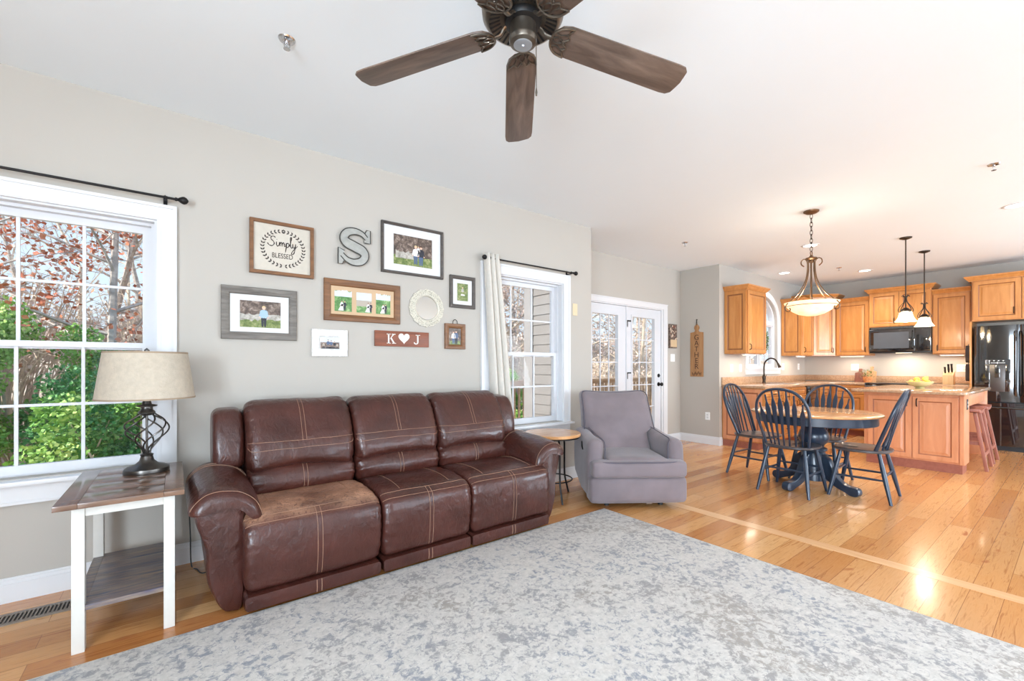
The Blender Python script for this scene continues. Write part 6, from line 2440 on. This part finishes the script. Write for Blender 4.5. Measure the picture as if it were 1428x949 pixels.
def make_shrub(name, label, seed, R_, hz, n_l, s, lmat, group):
    rnd = random.Random(seed)
    t = thing(name, label, 'shrub', (0, 0, 0), group=group)
    m, lm = M(), M()
    blobs = []
    for i in range(16):
        a, q = rnd.random() * 6.283, rnd.random() ** .6
        c = Vector((R_ * q * math.cos(a), R_ * q * math.sin(a), hz * (.25 + .6 * rnd.random() * (1 - .5 * q))))
        blobs.append((c, R_ * rnd.uniform(.22, .38)))
        m.tube([Vector((0, 0, -.1)) + Vector((rnd.gauss(0, .08), rnd.gauss(0, .08), 0)), c * .55 + Vector((0, 0, .1)), c], [.025, .016, .006], 5, cap=False)
    for i in range(n_l):
        c, rb_ = blobs[rnd.randrange(len(blobs))]
        d = Vector((rnd.gauss(0, 1), rnd.gauss(0, 1), rnd.gauss(0, 1))).normalized()
        leaf(lm, rnd, c + d * rb_ * rnd.random() ** .35, s)
    part('stems', m, TWIG, t, weld=False)
    part('foliage', lm, lmat, t, smooth=False, weld=False)
    return t
def gz(x, y):
    return hill(x, y) - .05
def make_bramble(label, seed, R_, hz, n_s, group):
    rnd = random.Random(seed)
    t = thing('bramble_bush', label, 'bush', (0, 0, 0), group=group)
    m, lm = M(), M()
    for i in range(n_s):
        a, q = rnd.random() * 6.283, rnd.random()
        b0 = Vector((R_ * .5 * q * math.cos(a), R_ * .5 * q * math.sin(a), -.15))
        h_ = hz * rnd.uniform(.55, 1.1)
        a2 = a + rnd.gauss(0, .8)
        dx = Vector((math.cos(a2), math.sin(a2), 0)) * R_ * rnd.uniform(.3, .9)
        pts = [b0, b0 + dx * .25 + Vector((0, 0, h_ * .55)), b0 + dx * .65 + Vector((0, 0, h_ * .95)), b0 + dx * 1.1 + Vector((0, 0, h_ * .9))]
        m.tube(pts, [.012, .009, .006, .002], 3, cap=False)
        for j in range(5):
            u = rnd.random()
            c = pts[1].lerp(pts[2], u)
            e_ = c + Vector((rnd.gauss(0, .25), rnd.gauss(0, .25), rnd.gauss(.15, .2)))
            m.tube([c, c.lerp(e_, .5) + Vector((0, 0, .04)), e_], [.006, .004, .0015], 3, cap=False)
            if rnd.random() < .7:
                leaf(lm, rnd, e_, .07)
                leaf(lm, rnd, c.lerp(e_, .6), .07)
    part('stems', m, TWIG, t, weld=False)
    part('dead_leaves', lm, L_PINK, t, smooth=False, weld=False)
    return t
rnd = random.Random(21)
# russet oaks close outside the left window
GT = 'russet-leaved trees outside the left window'
oak = make_tree('oak_tree', 'russet-leaved tree with grey trunk outside the right half of the left window', 'tree', 4, 6.8, .075, 7, .085, L_RUST, group=GT)
oak.location = (-.75, 9.4, gz(-.75, 9.4))
dup(oak, (-2.1, 8.8, gz(-2.1, 8.8)), 2.1, 'russet-leaved tree outside the left half of the left window', GT, (.9, .9, .9))
dup(oak, (-1.35, 12.5, gz(-1.35, 12.5)), 4.0, 'russet-leaved tree farther up the slope outside the left window', GT, (1.1, 1.1, 1.0))
# green shrubs under the windows
GS = 'green shrubs on the slope outside the left window'
sh1 = make_shrub('evergreen_shrub', 'bright yellow-green leafy shrub outside the right half of the left window', 11, 1.05, 2.9, 12000, .055, L_GREEN, GS)
sh1.location = (-.3, 7.0, gz(-.3, 7.0) - .1)
sh2 = make_shrub('evergreen_shrub', 'deep green dense shrub outside the middle of the left window', 12, 1.1, 2.8, 12000, .055, L_DEEP, GS)
sh2.location = (-1.15, 7.3, gz(-1.15, 7.3) - .1)
dup(sh1, (-2.2, 7.2, gz(-2.2, 7.2)), 1.3, 'bright green shrub at the far left outside the left window', GS, (.9, .9, .95))
dup(sh2, (-.5, 9.3, gz(-.5, 9.3)), 2.2, 'deep green shrub higher on the slope behind the bright one', GS, (1.0, 1.0, 1.15))
dup(sh1, (-1.9, 9.6, gz(-1.9, 9.6)), 3.2, 'bright green shrub higher on the slope outside the left window', GS, (1.0, 1.0, 1.2))
dup(sh2, (.9, 8.0, gz(.9, 8.0)), 4.0, 'deep green shrub behind the wall between the two windows', GS, (.9, .9, 1))
dup(sh2, (-3.3, 8.6, gz(-3.3, 8.6)), 5.0, 'deep green shrub farthest left on the slope', GS, (1, 1, 1.1))
GD = 'green shrubs beyond the deck railing'
for i, (x, y, s, lb, src) in enumerate(((6.3, 8.7, .9, 'bright green shrub beyond the deck railing, seen through the curtained window', sh1),
                                        (7.6, 9.6, .8, 'deep green shrub beyond the deck railing, seen through the curtained window', sh2),
                                        (14.6, 9.6, .75, 'green shrub beyond the deck railing, seen through the right glass door', sh1),
                                        (19.0, 8.4, 1.1, 'green shrub outside the arched kitchen window', sh2),
                                        (22.5, 9.2, 1.2, 'green shrub outside the right part of the arched kitchen window', sh1))):
    dup(src, (x, y, gz(x, y)), i * 1.7, lb, GD, (s, s, s))
# pale-leaved beeches
GB = 'pale tan-leaved beeches beyond the deck'
bee = make_tree('beech_tree', 'pale tan-leaved beech beyond the deck, nearest the curtained window', 'tree', 8, 6.5, .06, 9, .10, L_PINK, TWIG, group=GB)
bee.location = (8.3, 11.5, gz(8.3, 11.5))
for i, (x, y, s) in enumerate(((10.6, 14.0, 1.1), (12.9, 11.0, .9), (5.9, 13.4, 1.05), (17.2, 12.5, 1.), (3.2, 16.5, 1.1))):
    dup(bee, (x, y, gz(x, y)), i * 1.1 + .5, ['pale tan-leaved beech second from the curtained window', 'pale tan-leaved beech straight beyond the glass doors', 'pale tan-leaved beech up the slope left of the deck', 'pale tan-leaved beech right of the glass doors', 'pale tan-leaved beech highest on the slope'][i], GB, (s, s, s))
# tangled brambles between the trees
GR = 'tangled tan brambles on the wooded slope'
br0 = make_bramble('tangle of tan leafless brambles on the wooded slope', 31, 1.3, 2.6, 190, GR)
br0.location = (10.2, 9.6, gz(10.2, 9.6))
i = 0
for (x, y) in ((12.3, 9.4), (9.0, 12.6), (11.6, 12.0), (14.6, 12.4), (16.8, 10.0), (19.6, 12.0), (13.6, 15.2), (10.2, 16.6), (7.2, 15.6), (17.0, 15.4), (20.4, 15.6), (24.0, 13.4),
               (-.2, 12.0), (-2.7, 12.0), (1.4, 11.2), (-1.5, 15.0), (.9, 14.6), (-4.6, 11.0), (-3.8, 15.0), (27.0, 11.0)):
    s = rnd.uniform(.95, 1.3)
    dup(br0, (x, y, gz(x, y)), rnd.random() * 6.28, None, GR, (s, s, s))
GW = 'bare grey trees of the far wood'
bare = make_tree('bare_tree', 'bare leafless grey tree in the wood behind the house', 'tree', 15, 8.5, .08, 0, 0, None, TWIG, group=GW)
bare.location = (12, 18, gz(12, 18))
bare2 = make_tree('bare_tree', 'bare leafless grey tree in the wood behind the house', 'tree', 17, 9.5, .10, 0, 0, None, BARK, group=GW)
bare2.location = (15.5, 17.5, gz(15.5, 17.5))
spots = [(11.3, 11.0), (13.4, 13.0), (15.6, 11.2), (9.6, 12.2), (12.4, 15.0), (17.6, 13.9), (7.4, 12.4), (14.6, 15.4)]
for q in range(900):
    x, y = rnd.uniform(-8, 36), rnd.uniform(13, 30)
    if all((x - a) ** 2 + (y - b) ** 2 > 7.5 for a, b in spots):
        spots.append((x, y))
    if len(spots) >= 50:
        break
for i, (x, y) in enumerate(spots):
    s = rnd.uniform(.8, 1.25)
    dup((bare, bare2)[i % 2], (x, y, gz(x, y)), rnd.random() * 6.28, None, GW, (s, s, s))
bpy.context.view_layer.update()
